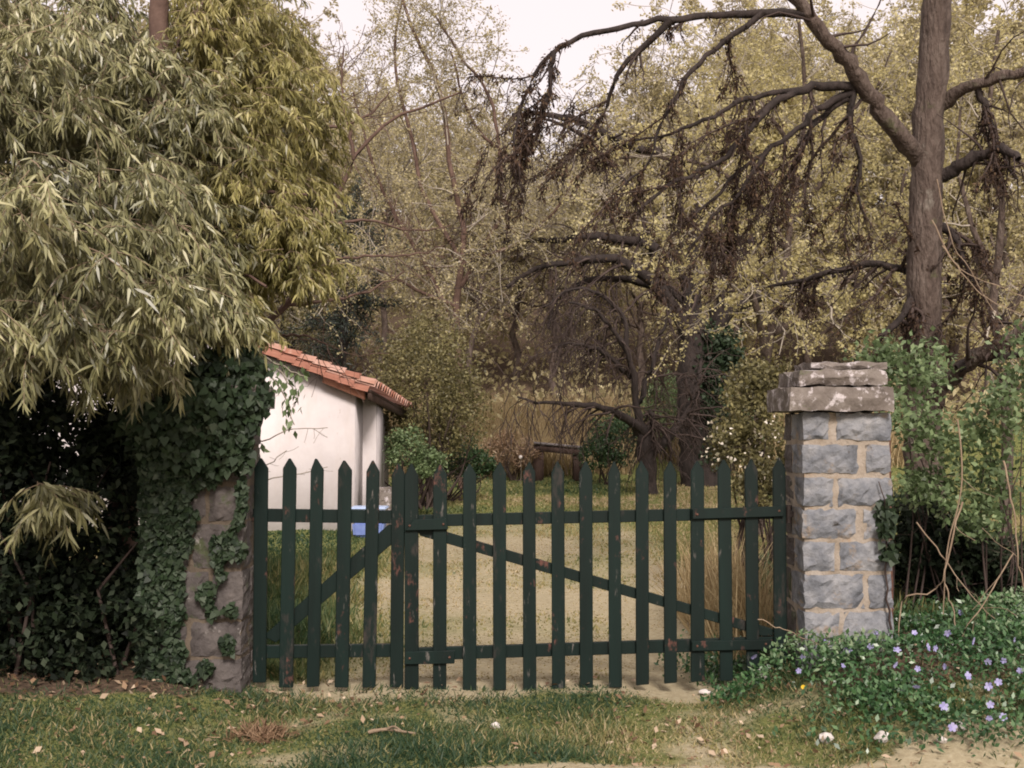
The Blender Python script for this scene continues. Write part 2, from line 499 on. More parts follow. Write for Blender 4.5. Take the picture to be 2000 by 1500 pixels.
# ------------------------------------------------------------------ ground
def green_at(x, y):
    """0 bare sandy drive .. 1 grassy."""
    x, y = np.asarray(x, float), np.asarray(y, float)
    inside = sst(6.7, 7.4, y)
    drive = (1 - sst(1.2, 2.0, np.abs(x - .35 + .1 * nz(y, 0 * y, 4) + .02 * (y - 8))))       # the drive behind the gate
    far = sst(13, 20, y + 1.5 * nz(x, y, 3))
    g_in = np.clip(1 - drive * .70 + far * .75 + .12 * nz(x, y, 1.2), 0, 1)
    road = sst(5.36, 5.12, y + .10 * nz(x, y, .8) - .16 * np.clip(x - .9, -3, 1.2))           # dirt lane along the bottom
    gap = np.exp(-((x + .35) / .35) ** 2 - ((y - 6.15) / .30) ** 2) + .8 * sst(6.42, 6.62, y) * (np.abs(x) < 1.5)
    g_out = np.clip(.90 - .9 * road - .75 * gap - .22 * sst(.2, 1.2, x) + .30 * nz(x, y, .6) + .15 * nz(x, y, .22), 0, 1)
    return g_out * (1 - inside) + g_in * inside


def humus_at(x, y):
    x, y = np.asarray(x, float), np.asarray(y, float)
    return np.clip(sst(-1.25, -1.9, x + .25 * nz(x, y, .6)) * sst(5.95, 6.35, y + .15 * nz(x, y, .5)) * (1 - sst(9, 11, y))
                   + sst(1.35, 1.8, x) * sst(5.6, 6.2, y) * (1 - sst(9, 12, y)) + .8 * sst(31, 36, y)
                   + .8 * sst(14, 20, np.abs(x)), 0, 1)


def lines(segs):
    out = []
    for a, b, s in segs:
        out.append(np.arange(a, b, s))
    return np.concatenate(out + [[segs[-1][1]]])


gx = lines([(-400, -60, 40), (-60, -15, 3), (-15, -4, .5), (-4, 4, .07), (4, 15, .5), (15, 60, 3), (60, 400, 40)])
gy = lines([(-60, -4, 8), (-4, 4, .5), (4, 9, .06), (9, 20, .25), (20, 60, 1), (60, 130, 5), (130, 500, 60)])
X, Yg = np.meshgrid(gx, gy)
Zg = terr(X, Yg)
V = np.stack([X, Yg, Zg], -1).reshape(-1, 3)
ny, nx_ = X.shape
ii = np.arange(ny * nx_).reshape(ny, nx_)
q = np.stack([ii[:-1, :-1], ii[:-1, 1:], ii[1:, 1:], ii[1:, :-1]], -1).reshape(-1, 4)
M['ground'] = ground_mat()
ground = part('ground', V, q.ravel(), np.full(len(q), 4), M['ground'], smooth=True)
tag(ground, kind='structure')
for nm, fn in (('green', green_at), ('humus', humus_at)):
    a = ground.data.attributes.new(nm, 'FLOAT', 'POINT')
    a.data.foreach_set('value', fn(V[:, 0], V[:, 1]).astype(np.float32))

# ------------------------------------------------------------------ gate
YG = 6.73


def plank(name, px, y0, y1, mat, parent, bevel=.003, Yref=YG, wob=.0015):
    """A board whose face has the outline px (photograph points on the plane Yref), from depth y0 to y1."""
    bm = bmesh.new()
    vs = []
    for (x, y) in px:
        p = at(x, y, Yref)
        vs.append(bm.verts.new((p[0] + rng.normal() * wob, y0, p[2] + rng.normal() * wob)))
    f = bm.faces.new(vs)
    r = bmesh.ops.extrude_face_region(bm, geom=[f])
    for e in r['geom']:
        if isinstance(e, bmesh.types.BMVert): e.co.y = y1
    bmesh.ops.bevel(bm, geom=list(bm.edges), offset=bevel, segments=1, affect='EDGES')
    return bm_part(name, bm, mat, parent)


def picket(px, top, bot, wd, tip, parent, lean=0, yo=0.):
    h = wd / 2
    sh = tip * rng.uniform(.9, 1.1)
    k = rng.uniform(-1.2, 1.2)
    b = px + lean + rng.uniform(-1.6, 1.6)
    return plank('picket', [(b - h, bot), (b + h, bot + rng.uniform(-2, 2)), (px + h, top + sh), (px + k + 1.3, top), (px + k - 1.3, top), (px - h, top + sh)],
                 YG - .012 + yo, YG + .011 + yo, M['paint'], parent)


g0 = at(490, 1345, YG)
gl = thing('wooden_gate', 'narrow dark green picket gate leaf beside the ivy-covered pillar', 'gate', (g0[0], YG, .0), 'double picket gate')
for px, top, bot, ln in ((511, 895, 1332, -4), (566, 895, 1342, -6), (619, 896, 1342, -7), (674, 899, 1342, -7), (729, 899, 1342, -9), (778, 906, 1343, -5)):
    picket(px, top, bot, 26, 21, gl, ln, .006 if px > 770 else 0)
plank('rail', [(486, 1019), (783, 1023), (783, 998), (486, 994)], YG + .013, YG + .052, M['paint'], gl)
plank('rail', [(492, 1287), (782, 1284), (782, 1259), (492, 1262)], YG + .013, YG + .052, M['paint'], gl)
plank('brace', [(512, 1243), (538, 1256), (781, 1050), (781, 1024), (758, 1026)], YG + .0145, YG + .048, M['paint'], gl)
g1 = at(795, 1345, YG)
gr = thing('wooden_gate', 'wide dark green picket gate leaf hung on the blue-grey stone pillar', 'gate', (g1[0], YG, .0), 'double picket gate')
RP = [(804, 906, 1349), (860, 907, 1349), (917, 905, 1349), (975, 903, 1348), (1033, 902, 1347), (1089, 901, 1346), (1144, 901, 1344), (1199, 902, 1342),
      (1253, 900, 1338), (1308, 900, 1335), (1361, 899, 1332), (1414, 898, 1330), (1467, 896, 1330), (1521, 895, 1328)]
for i, (px, top, bot) in enumerate(RP):
    picket(px, top, bot, 25.5 if i else 28, 22, gr, (px - 1000) * .008)
plank('rail', [(794, 1030), (1537, 1013), (1537, 990), (794, 1007)], YG + .012, YG + .052, M['paint'], gr)
plank('rail', [(794, 1292), (1537, 1268), (1537, 1244), (794, 1268)], YG + .012, YG + .052, M['paint'], gr)
plank('brace', [(812, 1031), (840, 1030), (1512, 1230), (1512, 1243), (1490, 1243), (820, 1046)], YG + .0135, YG + .048, M['paint'], gr)
lb1 = plank('latch_board', [(791, 1037), (876, 1034), (872, 1013), (806, 1015)], YG - .034, YG - .013, M['paint'], gr, Yref=YG - .03)
lb2 = plank('latch_board', [(790, 1298), (888, 1296), (888, 1272), (791, 1273)], YG - .034, YG - .013, M['paint'], gr, Yref=YG - .03)
hb1 = plank('hinge_board', [(1352, 1013), (1531, 1008), (1531, 989), (1352, 994)], YG - .036, YG - .013, M['paint'], gr, Yref=YG - .03)
hb2 = plank('hinge_board', [(1352, 1272), (1508, 1268), (1508, 1249), (1352, 1253)], YG - .036, YG - .013, M['paint'], gr, Yref=YG - .03)
for i, (bx, by) in enumerate([(1362, 1005), (1522, 998), (1362, 1262), (1496, 1258), (800, 1027), (866, 1024), (800, 1286), (878, 1284)]):
    bm = bmesh.new()
    p = at(bx, by, YG - .037)
    bmesh.ops.create_icosphere(bm, subdivisions=1, radius=.008)
    for v in bm.verts: v.co = Vector((v.co.x + p[0], v.co.y * .5 + YG - .037, v.co.z + p[2]))
    bm_part('bolt', bm, M['rust'], (hb1, hb1, hb2, hb2, lb1, lb1, lb2, lb2)[i], smooth=True)


def hinge(px, py, parent, s):
    bm = bmesh.new()
    p = at(px, py, YG)
    bmesh.ops.create_cone(bm, cap_ends=True, segments=10, radius1=.016, radius2=.016, depth=.10)
    for v in bm.verts: v.co = Vector((v.co.x + p[0], v.co.y + YG, v.co.z + p[2]))
    r = bmesh.ops.create_cube(bm, size=1)
    for v in r['verts']: v.co = Vector((p[0] + s * .03 + v.co.x * .07, YG + v.co.y * .03, p[2] + v.co.z * .03))
    return bm_part('hinge', bm, M['iron'], parent)


hinge(1541, 1004, gr, 1)
hinge(1541, 1258, gr, 1)
hinge(484, 1008, gl, -1)
hinge(484, 1276, gl, -1)


# ------------------------------------------------------------------ stone pillars
def rock(name, x0, x1, y0, y1, z0, z1, mat, parent, rough=.013, seg=.03):
    """A rock-faced block: gridded box with worn edges and uneven faces."""
    nxs, nys, nzs = max(2, int((x1 - x0) / seg)), max(2, int((y1 - y0) / .08)), max(2, int((z1 - z0) / seg))
    bm = bmesh.new()
    grid = {}

    def vert(i, j, k):
        if (i, j, k) not in grid:
            u, v, w_ = i / nxs * 2 - 1, j / nys * 2 - 1, k / nzs * 2 - 1
            e = sum(abs(c) > .999 for c in (u, v, w_))
            s = 1 - (0.0 if e < 2 else .012)
            hx, hy, hz = (x1 - x0) / 2, (y1 - y0) / 2, (z1 - z0) / 2
            sx, sy, sz = hx - (.003 if e > 1 else 0), hy - (.003 if e > 1 else 0), hz - (.003 if e > 1 else 0)
            c = np.array([(x0 + x1) / 2 + u * sx, (y0 + y1) / 2 + v * sy, (z0 + z1) / 2 + w_ * sz])
            bulge = rough * .9 * (1 - max(abs(u), abs(w_)) ** 3) if abs(v) > .999 else 0
            c += rng.normal(size=3) * rough * np.where(np.abs([u, v, w_]) > .999, .30, .42)
            if abs(v) > .999: c[1] += math.copysign(bulge, v)
            grid[(i, j, k)] = bm.verts.new(c)
        return grid[(i, j, k)]

    def face(a, b, c, d):
        bm.faces.new([vert(*a), vert(*b), vert(*c), vert(*d)])

    for i in range(nxs):
        for k in range(nzs):
            for j in (0, nys): face((i, j, k), (i + 1, j, k), (i + 1, j, k + 1), (i, j, k + 1))
    for j in range(nys):
        for k in range(nzs):
            for i in (0, nxs): face((i, j, k), (i, j + 1, k), (i, j + 1, k + 1), (i, j, k + 1))
    for i in range(nxs):
        for j in range(nys):
            for k in (0, nzs): face((i, j, k), (i + 1, j, k), (i + 1, j + 1, k), (i, j + 1, k))
    c = ((x0 + x1) / 2, (y0 + y1) / 2, z0)
    return bm_part(name, bm, mat, parent, loc=c)


YP0, YP1 = 6.50, 6.95


def wx(px, Y=YP0): return at(px, CY, Y)[0]
def wz(py, Y=YP0): return at(CX, py, Y)[2]


def pillar(root, xl, xr, courses, mats, core_top, cap_fn, mortar):
    # mortar core a little inside the stone faces
    rock('mortar', xl + .007, xr - .007, YP0 + .009, YP1 - .009, 0.0, core_top, mortar, root, rough=.004, seg=.06)
    for (yt, yb, fronts) in courses:
        zt, zb = wz(yt) + .006, wz(yb) - .006
        for (a, b) in fronts:
            xa, xb = max(wx(a) - .006, xl), min(wx(b) + .006, xr)
            edge_l, edge_r = xa < xl + .02, xb > xr - .02
            d = rng.uniform(.16, .30)
            if edge_l: xa = xl + rng.uniform(-.004, .004)
            if edge_r: xb = xr + rng.uniform(-.004, .004)
            rock('stone', xa, xb, YP0, YP0 + d, zb, zt, mats[int(rng.integers(len(mats)))], root)
            if edge_l or edge_r:
                rock('stone', xa, xb, YP0 + d + .018, YP1, zb, zt, M['stone_b'], root)
    cap_fn(root)


XL, XR = wx(1566), wx(1740)
pr = thing('stone_gatepost', 'blue-grey stone gate pillar with sandy joints and a brown capstone', 'pillar', ((XL + XR) / 2, (YP0 + YP1) / 2, .1))
RC = [(808, 859, [(1560, 1617), (1634, 1745)]), (870, 923, [(1560, 1673), (1690, 1745)]), (935, 987, [(1560, 1624), (1635, 1745)]),
      (996, 1050, [(1560, 1668), (1684, 1745)]), (1060, 1115, [(1560, 1625), (1637, 1745)]), (1124, 1187, [(1560, 1680), (1694, 1745)]),
      (1197, 1252, [(1560, 1632), (1643, 1745)]), (1262, 1325, [(1560, 1690), (1703, 1745)])]


def cap_r(root):
    rock('capstone', wx(1541, 6.46), wx(1742, 6.46), 6.43, 7.02, wz(803, 6.46), wz(755, 6.46), M['cap'], root, rough=.014, seg=.05)
    rock('capstone', wx(1558, 6.5), wx(1733, 6.5), 6.475, 6.975, wz(753.5, 6.5), wz(722, 6.5), M['cap'], root, rough=.016, seg=.05)
    rock('capstone', wx(1578, 6.6), wx(1729, 6.6), 6.54, 6.91, wz(722, 6.55), wz(706, 6.55), M['cap'], root, rough=.014, seg=.05)


pillar(pr, XL, XR, RC, [M['stone']], wz(806), cap_r, M['mortar'])
XL2, XR2 = wx(300), wx(477)
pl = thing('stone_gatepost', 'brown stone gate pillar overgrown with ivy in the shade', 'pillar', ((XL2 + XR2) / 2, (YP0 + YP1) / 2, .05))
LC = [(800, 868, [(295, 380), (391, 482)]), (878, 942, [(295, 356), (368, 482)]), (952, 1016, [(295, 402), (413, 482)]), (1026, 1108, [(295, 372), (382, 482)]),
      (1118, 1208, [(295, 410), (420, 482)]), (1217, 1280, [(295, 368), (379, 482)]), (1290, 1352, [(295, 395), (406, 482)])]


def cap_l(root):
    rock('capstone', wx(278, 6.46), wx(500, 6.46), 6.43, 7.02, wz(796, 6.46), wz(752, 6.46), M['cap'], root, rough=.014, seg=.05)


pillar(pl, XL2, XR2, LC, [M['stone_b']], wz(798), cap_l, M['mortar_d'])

# thin rusty post beside the right pillar
pt = thing('iron_post', 'thin rusty iron post against the edge of the blue-grey pillar', 'post', (wx(1742, 6.62), 6.62, .25))
P, R = limb([(1741, 1260), (1739, 1100), (1737, 980), (1735, 850)], 6.62, 9, 9, K=12, wig=.001)
V, l, c = tubegeo(P, R, 6)
part('shaft', V, l, c, M['rust'], pt)
V, l, c = tubegeo(np.array([[at(1735, 850, 6.62), at(1735, 845, 6.62)]]), np.array([[.018, .012]]), 6)
part('post_cap', V, l, c, M['rust'], pt)

# ------------------------------------------------------------------ white house
YH = 15.8
hz0 = float(terr(-3, YH))
house = thing('garden_house', 'small white plastered house with terracotta roof tiles behind the picket gate', 'house', (-4.3, YH + 2.5, hz0))
A = at(722, 752, 15.6)
slope = .356
RX = -4.4
C_ = at(800, 799, 19.6)
Br = np.array([RX, 15.6, A[2] + slope * (A[0] - RX)])
Dr = np.array([RX, 19.6, A[2] + slope * (A[0] - RX) - .1])


def solid(name, front, dvec, mat, parent):
    """Extrude a polygon of world points by dvec."""
    f = np.asarray(front, float)
    m = len(f)
    V = np.vstack([f, f + np.asarray(dvec)])
    l = list(range(m)) + list(range(2 * m - 1, m - 1, -1))
    c = [m, m]
    for i in range(m):
        j = (i + 1) % m
        l += [i, m + i, m + j, j]; c.append(4)
    return part(name, V, l, c, mat, parent)


def rz(x, y): return A[2] + slope * (A[0] - x) - .065 * max(0, y - 15.6)


xw = (693 - 1000) / F * YH
solid('wall', [(-6.7, YH, hz0 - .3), (xw, YH, hz0 - .3), (xw, YH, rz(xw, YH) - .10), (RX, YH, rz(RX, YH) - .10), (-6.7, YH, rz(-2.1, YH) - .10)], (0, .74, 0), M['plaster'], house)
x2 = (735 - 1000) / F * 16.55
solid('pier', [(xw - .6, 16.545, hz0 - .3), (x2, 16.545, hz0 - .3), (x2, 16.545, rz(x2, 16.6) - .13), (xw - .6, 16.545, rz(xw - .6, 16.6) - .13)], (0, .75, 0), M['plaster'], house)
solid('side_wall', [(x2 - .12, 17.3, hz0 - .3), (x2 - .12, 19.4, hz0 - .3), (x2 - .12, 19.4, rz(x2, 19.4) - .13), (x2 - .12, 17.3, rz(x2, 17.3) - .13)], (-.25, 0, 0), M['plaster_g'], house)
# thin grey bands laid over the returns of the white walls
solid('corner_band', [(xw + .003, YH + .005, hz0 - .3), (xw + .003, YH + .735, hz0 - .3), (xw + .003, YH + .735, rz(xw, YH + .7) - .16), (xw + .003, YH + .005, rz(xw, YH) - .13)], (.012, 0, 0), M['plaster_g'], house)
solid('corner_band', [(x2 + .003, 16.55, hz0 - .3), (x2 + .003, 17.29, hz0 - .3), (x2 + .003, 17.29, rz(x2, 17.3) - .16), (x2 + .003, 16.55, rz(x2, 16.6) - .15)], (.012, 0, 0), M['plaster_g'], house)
solid('roof_deck', [A + [0, 0, -.05], C_ + [0, 0, -.05], Dr + [0, 0, -.05], Br + [0, 0, -.05]], (0, 0, -.045), M['dark_wood'], house)
solid('roof_deck', [Br + [0, 0, -.05], Dr + [0, 0, -.05], np.array([-6.95, 19.6, A[2] - .15]), np.array([-6.95, 15.6, A[2] - .05])], (0, 0, -.045), M['dark_wood'], house)
solid('eave_board', [A + [.0, .02, -.055], C_ + [0, 0, -.055], C_ + [0, 0, -.19], A + [0, .02, -.19]], (-.03, 0, 0), M['dark_wood'], house)
f0, f1 = at(630, 728, 15.66), at(712, 762, 15.66)
solid('fascia', [(f0[0], 15.64, f0[2] - .13), (f1[0], 15.64, f1[2] - .13), (f1[0], 15.64, f1[2] + .02), (f0[0], 15.64, f0[2] + .02)], (0, .13, 0), M['tile'], house)


def tile_geo(p0, p1, r0, r1, up, th=.012, seg=8):
    """Half-round roof tile from p0 (high end) to p1 (low end)."""
    p0, p1 = np.asarray(p0, float), np.asarray(p1, float)
    t = unit(p1 - p0)
    s = unit(np.cross(t, up))
    u = np.cross(s, t)
    a = np.linspace(0, math.pi, seg + 1)
    rows = []
    for p, r in ((p0, r0), (p1, r1)):
        for rr in (r, r - th):
            rows.append(p + s * (np.cos(a) * rr)[:, None] + u * (np.sin(a) * rr)[:, None])
    V = np.vstack(rows)
    n = seg + 1
    l, c = [], []
    o0, i0, o1, i1 = 0, n, 2 * n, 3 * n
    for k in range(seg):
        for a_, b_ in ((o0, o1), (i0, i1), (o0, i0), (o1, i1)):
            l += [a_ + k, a_ + k + 1, b_ + k + 1, b_ + k]; c.append(4)
    for k in (0, seg):
        l += [o0 + k, i0 + k, i1 + k, o1 + k]; c.append(4)
    return V, l, c


UP = np.array([.33, 0, .94])
for row, (s0, s1, Yr, r, mt) in enumerate([((380, 621), (727, 751), 15.70, .075, 'tile_p'), ((372, 634), (714, 766), 15.62, .082, 'tile')]):
    e0, e1 = at(*s0, Yr), at(*s1, Yr)
    nt_ = 12
    for k in range(nt_):
        t0, t1 = k / nt_, (k + 1.18) / nt_
        lift = np.array([0, 0, .012 * rng.uniform(.3, 1.2)])
        V, l, c = tile_geo(e0 + (e1 - e0) * t0 + np.array([0, 0, -.012]), e0 + (e1 - e0) * t1 + lift, r * .86, r * 1.02, UP)
        part('roof_tile', V, l, c, M[mt] if rng.random() > .12 else M['tile'], house, smooth=False, loc=(e0 + (e1 - e0) * t0))
sd = unit(Br - A)
for k in range(19):
    e = A + (C_ - A) * ((k + .7) / 19.2)
    for rr_ in range(7):
        V, l, c = tile_geo(e + sd * (.34 * (rr_ + 1.12)) + [0, 0, -.02], e + sd * (.34 * rr_) - sd * .06 + [0, 0, rng.uniform(0, .012)], .082, .098, UP)
        part('roof_tile', V, l, c, M['tile'] if rng.random() > .3 else M['tile_p'], house, loc=e + sd * .34 * rr_)

# pale blue tub and stone block by the house corner
YTB = 15.15
tb = at(722, 1034, YTB)
zt0 = float(terr(tb[0], YTB))
tub = thing('plastic_tub', 'pale blue plastic tub on the grass by the white house', 'tub', (tb[0], YTB, zt0))


def rbox(name, x0, x1, y0, y1, z0, z1, mat, parent, bev=.02, taper=0.):
    bm = bmesh.new()
    r = bmesh.ops.create_cube(bm, size=1)
    for v in r['verts']:
        k = taper if v.co.z < 0 else 0
        v.co = Vector(((x0 + x1) / 2 + v.co.x * (x1 - x0 - 2 * k), (y0 + y1) / 2 + v.co.y * (y1 - y0 - 2 * k), (z0 + z1) / 2 + v.co.z * (z1 - z0)))
    bmesh.ops.bevel(bm, geom=list(bm.edges), offset=bev, segments=2, affect='EDGES')
    return bm_part(name, bm, mat, parent)


x0, x1 = tb[0] - .22, tb[0] + .22
rbox('body', x0 + .015, x1 - .015, YTB - .2, YTB + .15, zt0 + .005, zt0 + .20, M['blue_d'], tub, .03, .02)
rbox('upper_body', x0, x1, YTB - .22, YTB + .17, zt0 + .203, zt0 + .36, M['blue'], tub, .035)
rbox('rim', x0 - .012, x1 + .012, YTB - .232, YTB + .182, zt0 + .355, zt0 + .385, M['blue'], tub, .012)
bk = at(758, 975, 16.2)
zb = float(terr(bk[0], 16.2))
blk = rock('stone_block', bk[0] - .16, bk[0] + .16, 16.1, 16.4, zb - .02, wz(952, 16.2), M['cap'], None, rough=.012)
tag(blk, 'low tan stone block at the foot of the white house corner', 'stone')

# garden table at the edge of the lawn
YT = 26.5
ta, tb_ = at(1043, 867, YT), at(1140, 876, YT)
tz = float(terr(ta[0], YT))
tab = thing('garden_table', 'low dark garden table with a tilted grey top at the lawn edge', 'table', ((ta[0] + tb_[0]) / 2, YT, tz))
solid('table_top', [ta, tb_, tb_ + [0, 0, .05], ta + [0, 0, .05]], (0, .7, 0), M['grey_wood'], tab)
solid('shade_panel', [ta + [.06, .05, -.16], tb_ + [-.06, .05, -.16], tb_ + [-.06, .05, -.002], ta + [.06, .05, -.002]], (0, .03, 0), M['dark_wood'], tab)  # dark front panel stands in for the shade under the table top
for k, (fx, yy) in enumerate([(.1, .09), (.9, .09), (.1, .58), (.9, .58)]):
    q0 = ta + (tb_ - ta) * fx
    solid('leg', [(q0[0] - .11, YT + yy, tz - .1), (q0[0] + .11, YT + yy, tz - .1), (q0[0] + .11, YT + yy, q0[2] - .002), (q0[0] - .11, YT + yy, q0[2] - .002)], (0, .09, 0), M['dark_wood'], tab)  # legs made wide and dark to fill in the same underside shade


# ------------------------------------------------------------------ trees
def wood(name, sets, mat, parent, sides=(8,), rough=.06):
    gs = []
    for i, (P, R) in enumerate(sets):
        gs.append(tubegeo(P, R, sides[min(i, len(sides) - 1)], rough if i == 0 else .03))
    V, l, c = join(gs)
    return part(name, V, l, c, mat, parent, smooth=True)


def cat(*sets):
    K = max(s[0].shape[1] for s in sets)
    Ps, Rs = [], []
    for P, R in sets:
        if P.shape[1] != K:
            t = np.linspace(0, P.shape[1] - 1, K)
            i = np.clip(t.astype(int), 0, P.shape[1] - 2); f = t - i
            P = P[:, i] * (1 - f)[None, :, None] + P[:, i + 1] * f[None, :, None]
            R = R[:, i] * (1 - f)[None] + R[:, i + 1] * f[None]
        Ps.append(P); Rs.append(R)
    return np.concatenate(Ps), np.concatenate(Rs)


def along(P, n, t0=.2, jit=.02):
    """n random points on each line, with their tangents."""
    N, k, _ = P.shape
    t = rng.uniform(t0, 1, (N, n)) * (k - 1)
    i = np.clip(t.astype(int), 0, k - 2); f = (t - i)[..., None]
    r = np.arange(N)[:, None]
    p = P[r, i] * (1 - f) + P[r, i + 1] * f
    T = unit(P[r, i + 1] - P[r, i])
    return (p + rng.normal(size=p.shape) * jit).reshape(-1, 3), T.reshape(-1, 3)


# --- big old tree behind the right pillar
YB = 10.0
zt = float(terr(3.5, YB))
big = thing('old_tree', 'thick old tree trunk rising behind the blue-grey pillar with dark drooping boughs', 'tree', (at(1818, 1200, YB)[0], YB, zt))
trunk = limb([(1818, 1290), (1812, 1100), (1805, 900), (1803, 700), (1806, 500), (1808, 380), (1816, 220), (1826, 80), (1832, -80), (1840, -300)], YB, 78, 50, K=60, wig=.005)
wood('trunk', [trunk], M['bark'], big, (22,), .05)
LB = [limb([(1800, 320), (1775, 285), (1730, 232), (1690, 175), (1650, 115), (1600, 60), (1540, -30), (1500, -120)], YB, 40, 20, Y1=9.2, K=30, wig=.008),
      limb([(1670, 170), (1610, 168), (1560, 175), (1510, 205), (1455, 262), (1415, 308), (1345, 345), (1285, 378), (1240, 420)], 9.7, 20, 5, Y1=8.9, K=26, wig=.008),
      limb([(1668, 180), (1600, 212), (1560, 250), (1500, 292), (1440, 335), (1390, 390), (1340, 430)], 9.7, 15, 4, Y1=9.4, K=22, wig=.008),
      limb([(1655, 190), (1590, 245), (1560, 310), (1530, 355), (1505, 400)], 9.7, 17, 4, Y1=9.9),
      limb([(1668, 178), (1660, 250), (1682, 310), (1672, 370), (1690, 420)], 9.7, 16, 4),
      limb([(1580, 30), (1500, 22), (1420, 28), (1340, 34), (1260, 46), (1180, 60), (1110, 82), (1065, 118), (1035, 165), (1012, 235), (1004, 290)], 9.4, 18, 5, Y1=8.8, K=30, wig=.009),
      limb([(1310, 38), (1275, 75), (1232, 112), (1196, 170), (1178, 220), (1145, 268)], 9.15, 16, 4, Y1=9.4),
      limb([(1080, 100), (1075, 150), (1068, 200), (1040, 260)], 8.9, 11, 4),
      limb([(1490, 24), (1410, 85), (1345, 150), (1295, 235), (1262, 320), (1220, 360)], 9.3, 13, 4, Y1=9.0, K=20, wig=.009),
      limb([(1560, 176), (1470, 190), (1390, 225), (1310, 262), (1240, 275)], 9.5, 13, 4, Y1=9.2, K=20, wig=.009),
      limb([(1500, 292), (1440, 380), (1380, 440), (1340, 500)], 9.5, 11, 4, Y1=9.3, K=18, wig=.009),
      limb([(1840, 205), (1880, 172), (1940, 156), (2020, 134), (2090, 110)], YB, 27, 16, Y1=9.4, wig=.008),
      limb([(1905, 165), (1930, 225), (1950, 290), (1985, 350)], 9.8, 16, 6),
      limb([(1838, 345), (1880, 322), (1930, 296), (1962, 290), (1990, 310)], YB, 30, 14, Y1=9.5),
      limb([(1835, 440), (1865, 460), (1880, 500), (1905, 560)], YB, 18, 6, Y1=9.6),
      limb([(1790, 560), (1760, 620), (1720, 660), (1710, 690)], YB, 20, 8, Y1=9.7),
      limb([(1800, 540), (1720, 515), (1640, 528), (1560, 548), (1500, 560)], 10.2, 18, 6, Y1=10.8),
      limb([(1812, 800), (1860, 730), (1920, 690), (2010, 640), (2080, 600)], YB, 36, 26, Y1=9.0, wig=.008),
      limb([(1870, 720), (1930, 700), (2010, 690)], 9.6, 20, 12)]
for i, s in enumerate(LB):
    wood('limb', [s], M['bark'] if i in (0, 11, 17) else M['bark_d'], big, (8,), .10)
droop = cat(*[LB[i] for i in (1, 2, 3, 4, 5, 6, 7, 8, 9, 10, 12, 14, 15, 16)])
D0 = grow(*droop, 4, .75, spread=.6, up=-.25, upstep=-.10, wig=.22, K=8, rr=.55, t0=.12)
D0 = (D0[0], minr(D0[1], .005))
D1 = grow(*cat(droop, D0), 8, .30, spread=.55, up=-.55, upstep=-.16, wig=.22, K=7, rr=.5, t0=.12)
D2 = grow(*D1, 3, .16, spread=.8, up=-.3, upstep=-.12, wig=.3, K=5, rr=.6, t0=.3)
D1 = (D1[0], minr(D1[1], .0035)); D2 = (D2[0], minr(D2[1], .0022))
tw = cat(*[LB[i] for i in (0, 11, 13, 16, 17, 18)])
D3 = grow(*tw, 9, .7, spread=1., up=.1, wig=.25, K=6, rr=.28, t0=.3)
wood('twigs', [D0, D1, D2, D3], M['twig_d'], big, (5, 4, 3, 4))
c1, T1 = along(D1[0], 26, .1, .009)
c2, T2 = along(D2[0], 12, .1, .008)
c3, T3 = along(cat(droop, D0)[0], 170, .05, .015)
keep1 = nz(c1[:, 0] * 8, c1[:, 2] * 8, 1) > .0
keep2 = nz(c2[:, 0] * 8, c2[:, 2] * 8, 1) > .15
C = np.vstack([c1[keep1], c2[keep2], c3]); TT = np.vstack([T1[keep1], T2[keep2], T3])
o = leaves('dead_tufts', C, M['tuft'], big, L=.032, W=.013, D=TT * .5 + rng.normal(size=C.shape) * .7 + [0, 0, -.7], jit=.5)

# --- yellow spring trees in the middle distance


def leafy_tree(name, label, cat_, base, h, limbs, mat_w, mat_l, n2, n3, ltw, nl, L, W, up=.25, seed_t=.3, leafjit=.06, droop=0., group=None, tw=.004, tmpl=DIA, crown='crown', l2=1.6, tint_lo=0., sides=(8, 5, 3), mat_t=None, tk=.25):
    t = thing(name, label, cat_, base, group)
    main = cat(*limbs)
    wood('trunk', [main], mat_w, t, (8,), .06)
    a = grow(*main, n2, l2, spread=.9, up=up, upstep=.03 - droop * .6, wig=.2, K=7, rr=.42, t0=tk)
    b = grow(*a, n3, ltw, spread=1., up=up * .5, upstep=-droop, wig=.28, K=6, rr=.5, t0=.2)
    wood('twigs', [(a[0], minr(a[1], tw * 1.6)), (b[0], minr(b[1], tw))], mat_t or mat_w, t, (4, 3))
    if nl:
        c, T = along(b[0], nl, seed_t, leafjit)
        ct = np.repeat(rng.uniform(0, 1, len(b[0])), nl)
        leaves(crown, c, mat_l, t, L=L, W=W, tint=tint_lo + (1 - tint_lo) * (.55 * ct + .45 * rng.uniform(0, 1, len(c))), tmpl=tmpl, jit=.4)
    return t


def base_at(px, Y):
    x = (px - CX) / F * Y
    return (x, Y, float(terr(x, Y)) - .05)


def gnd(px, Y):
    """Photograph row of the ground at that place."""
    b = base_at(px, Y)
    for py in np.arange(500, 1500, 1.0):
        if at(px, py, Y)[2] < b[2]: return py
    return 1500.


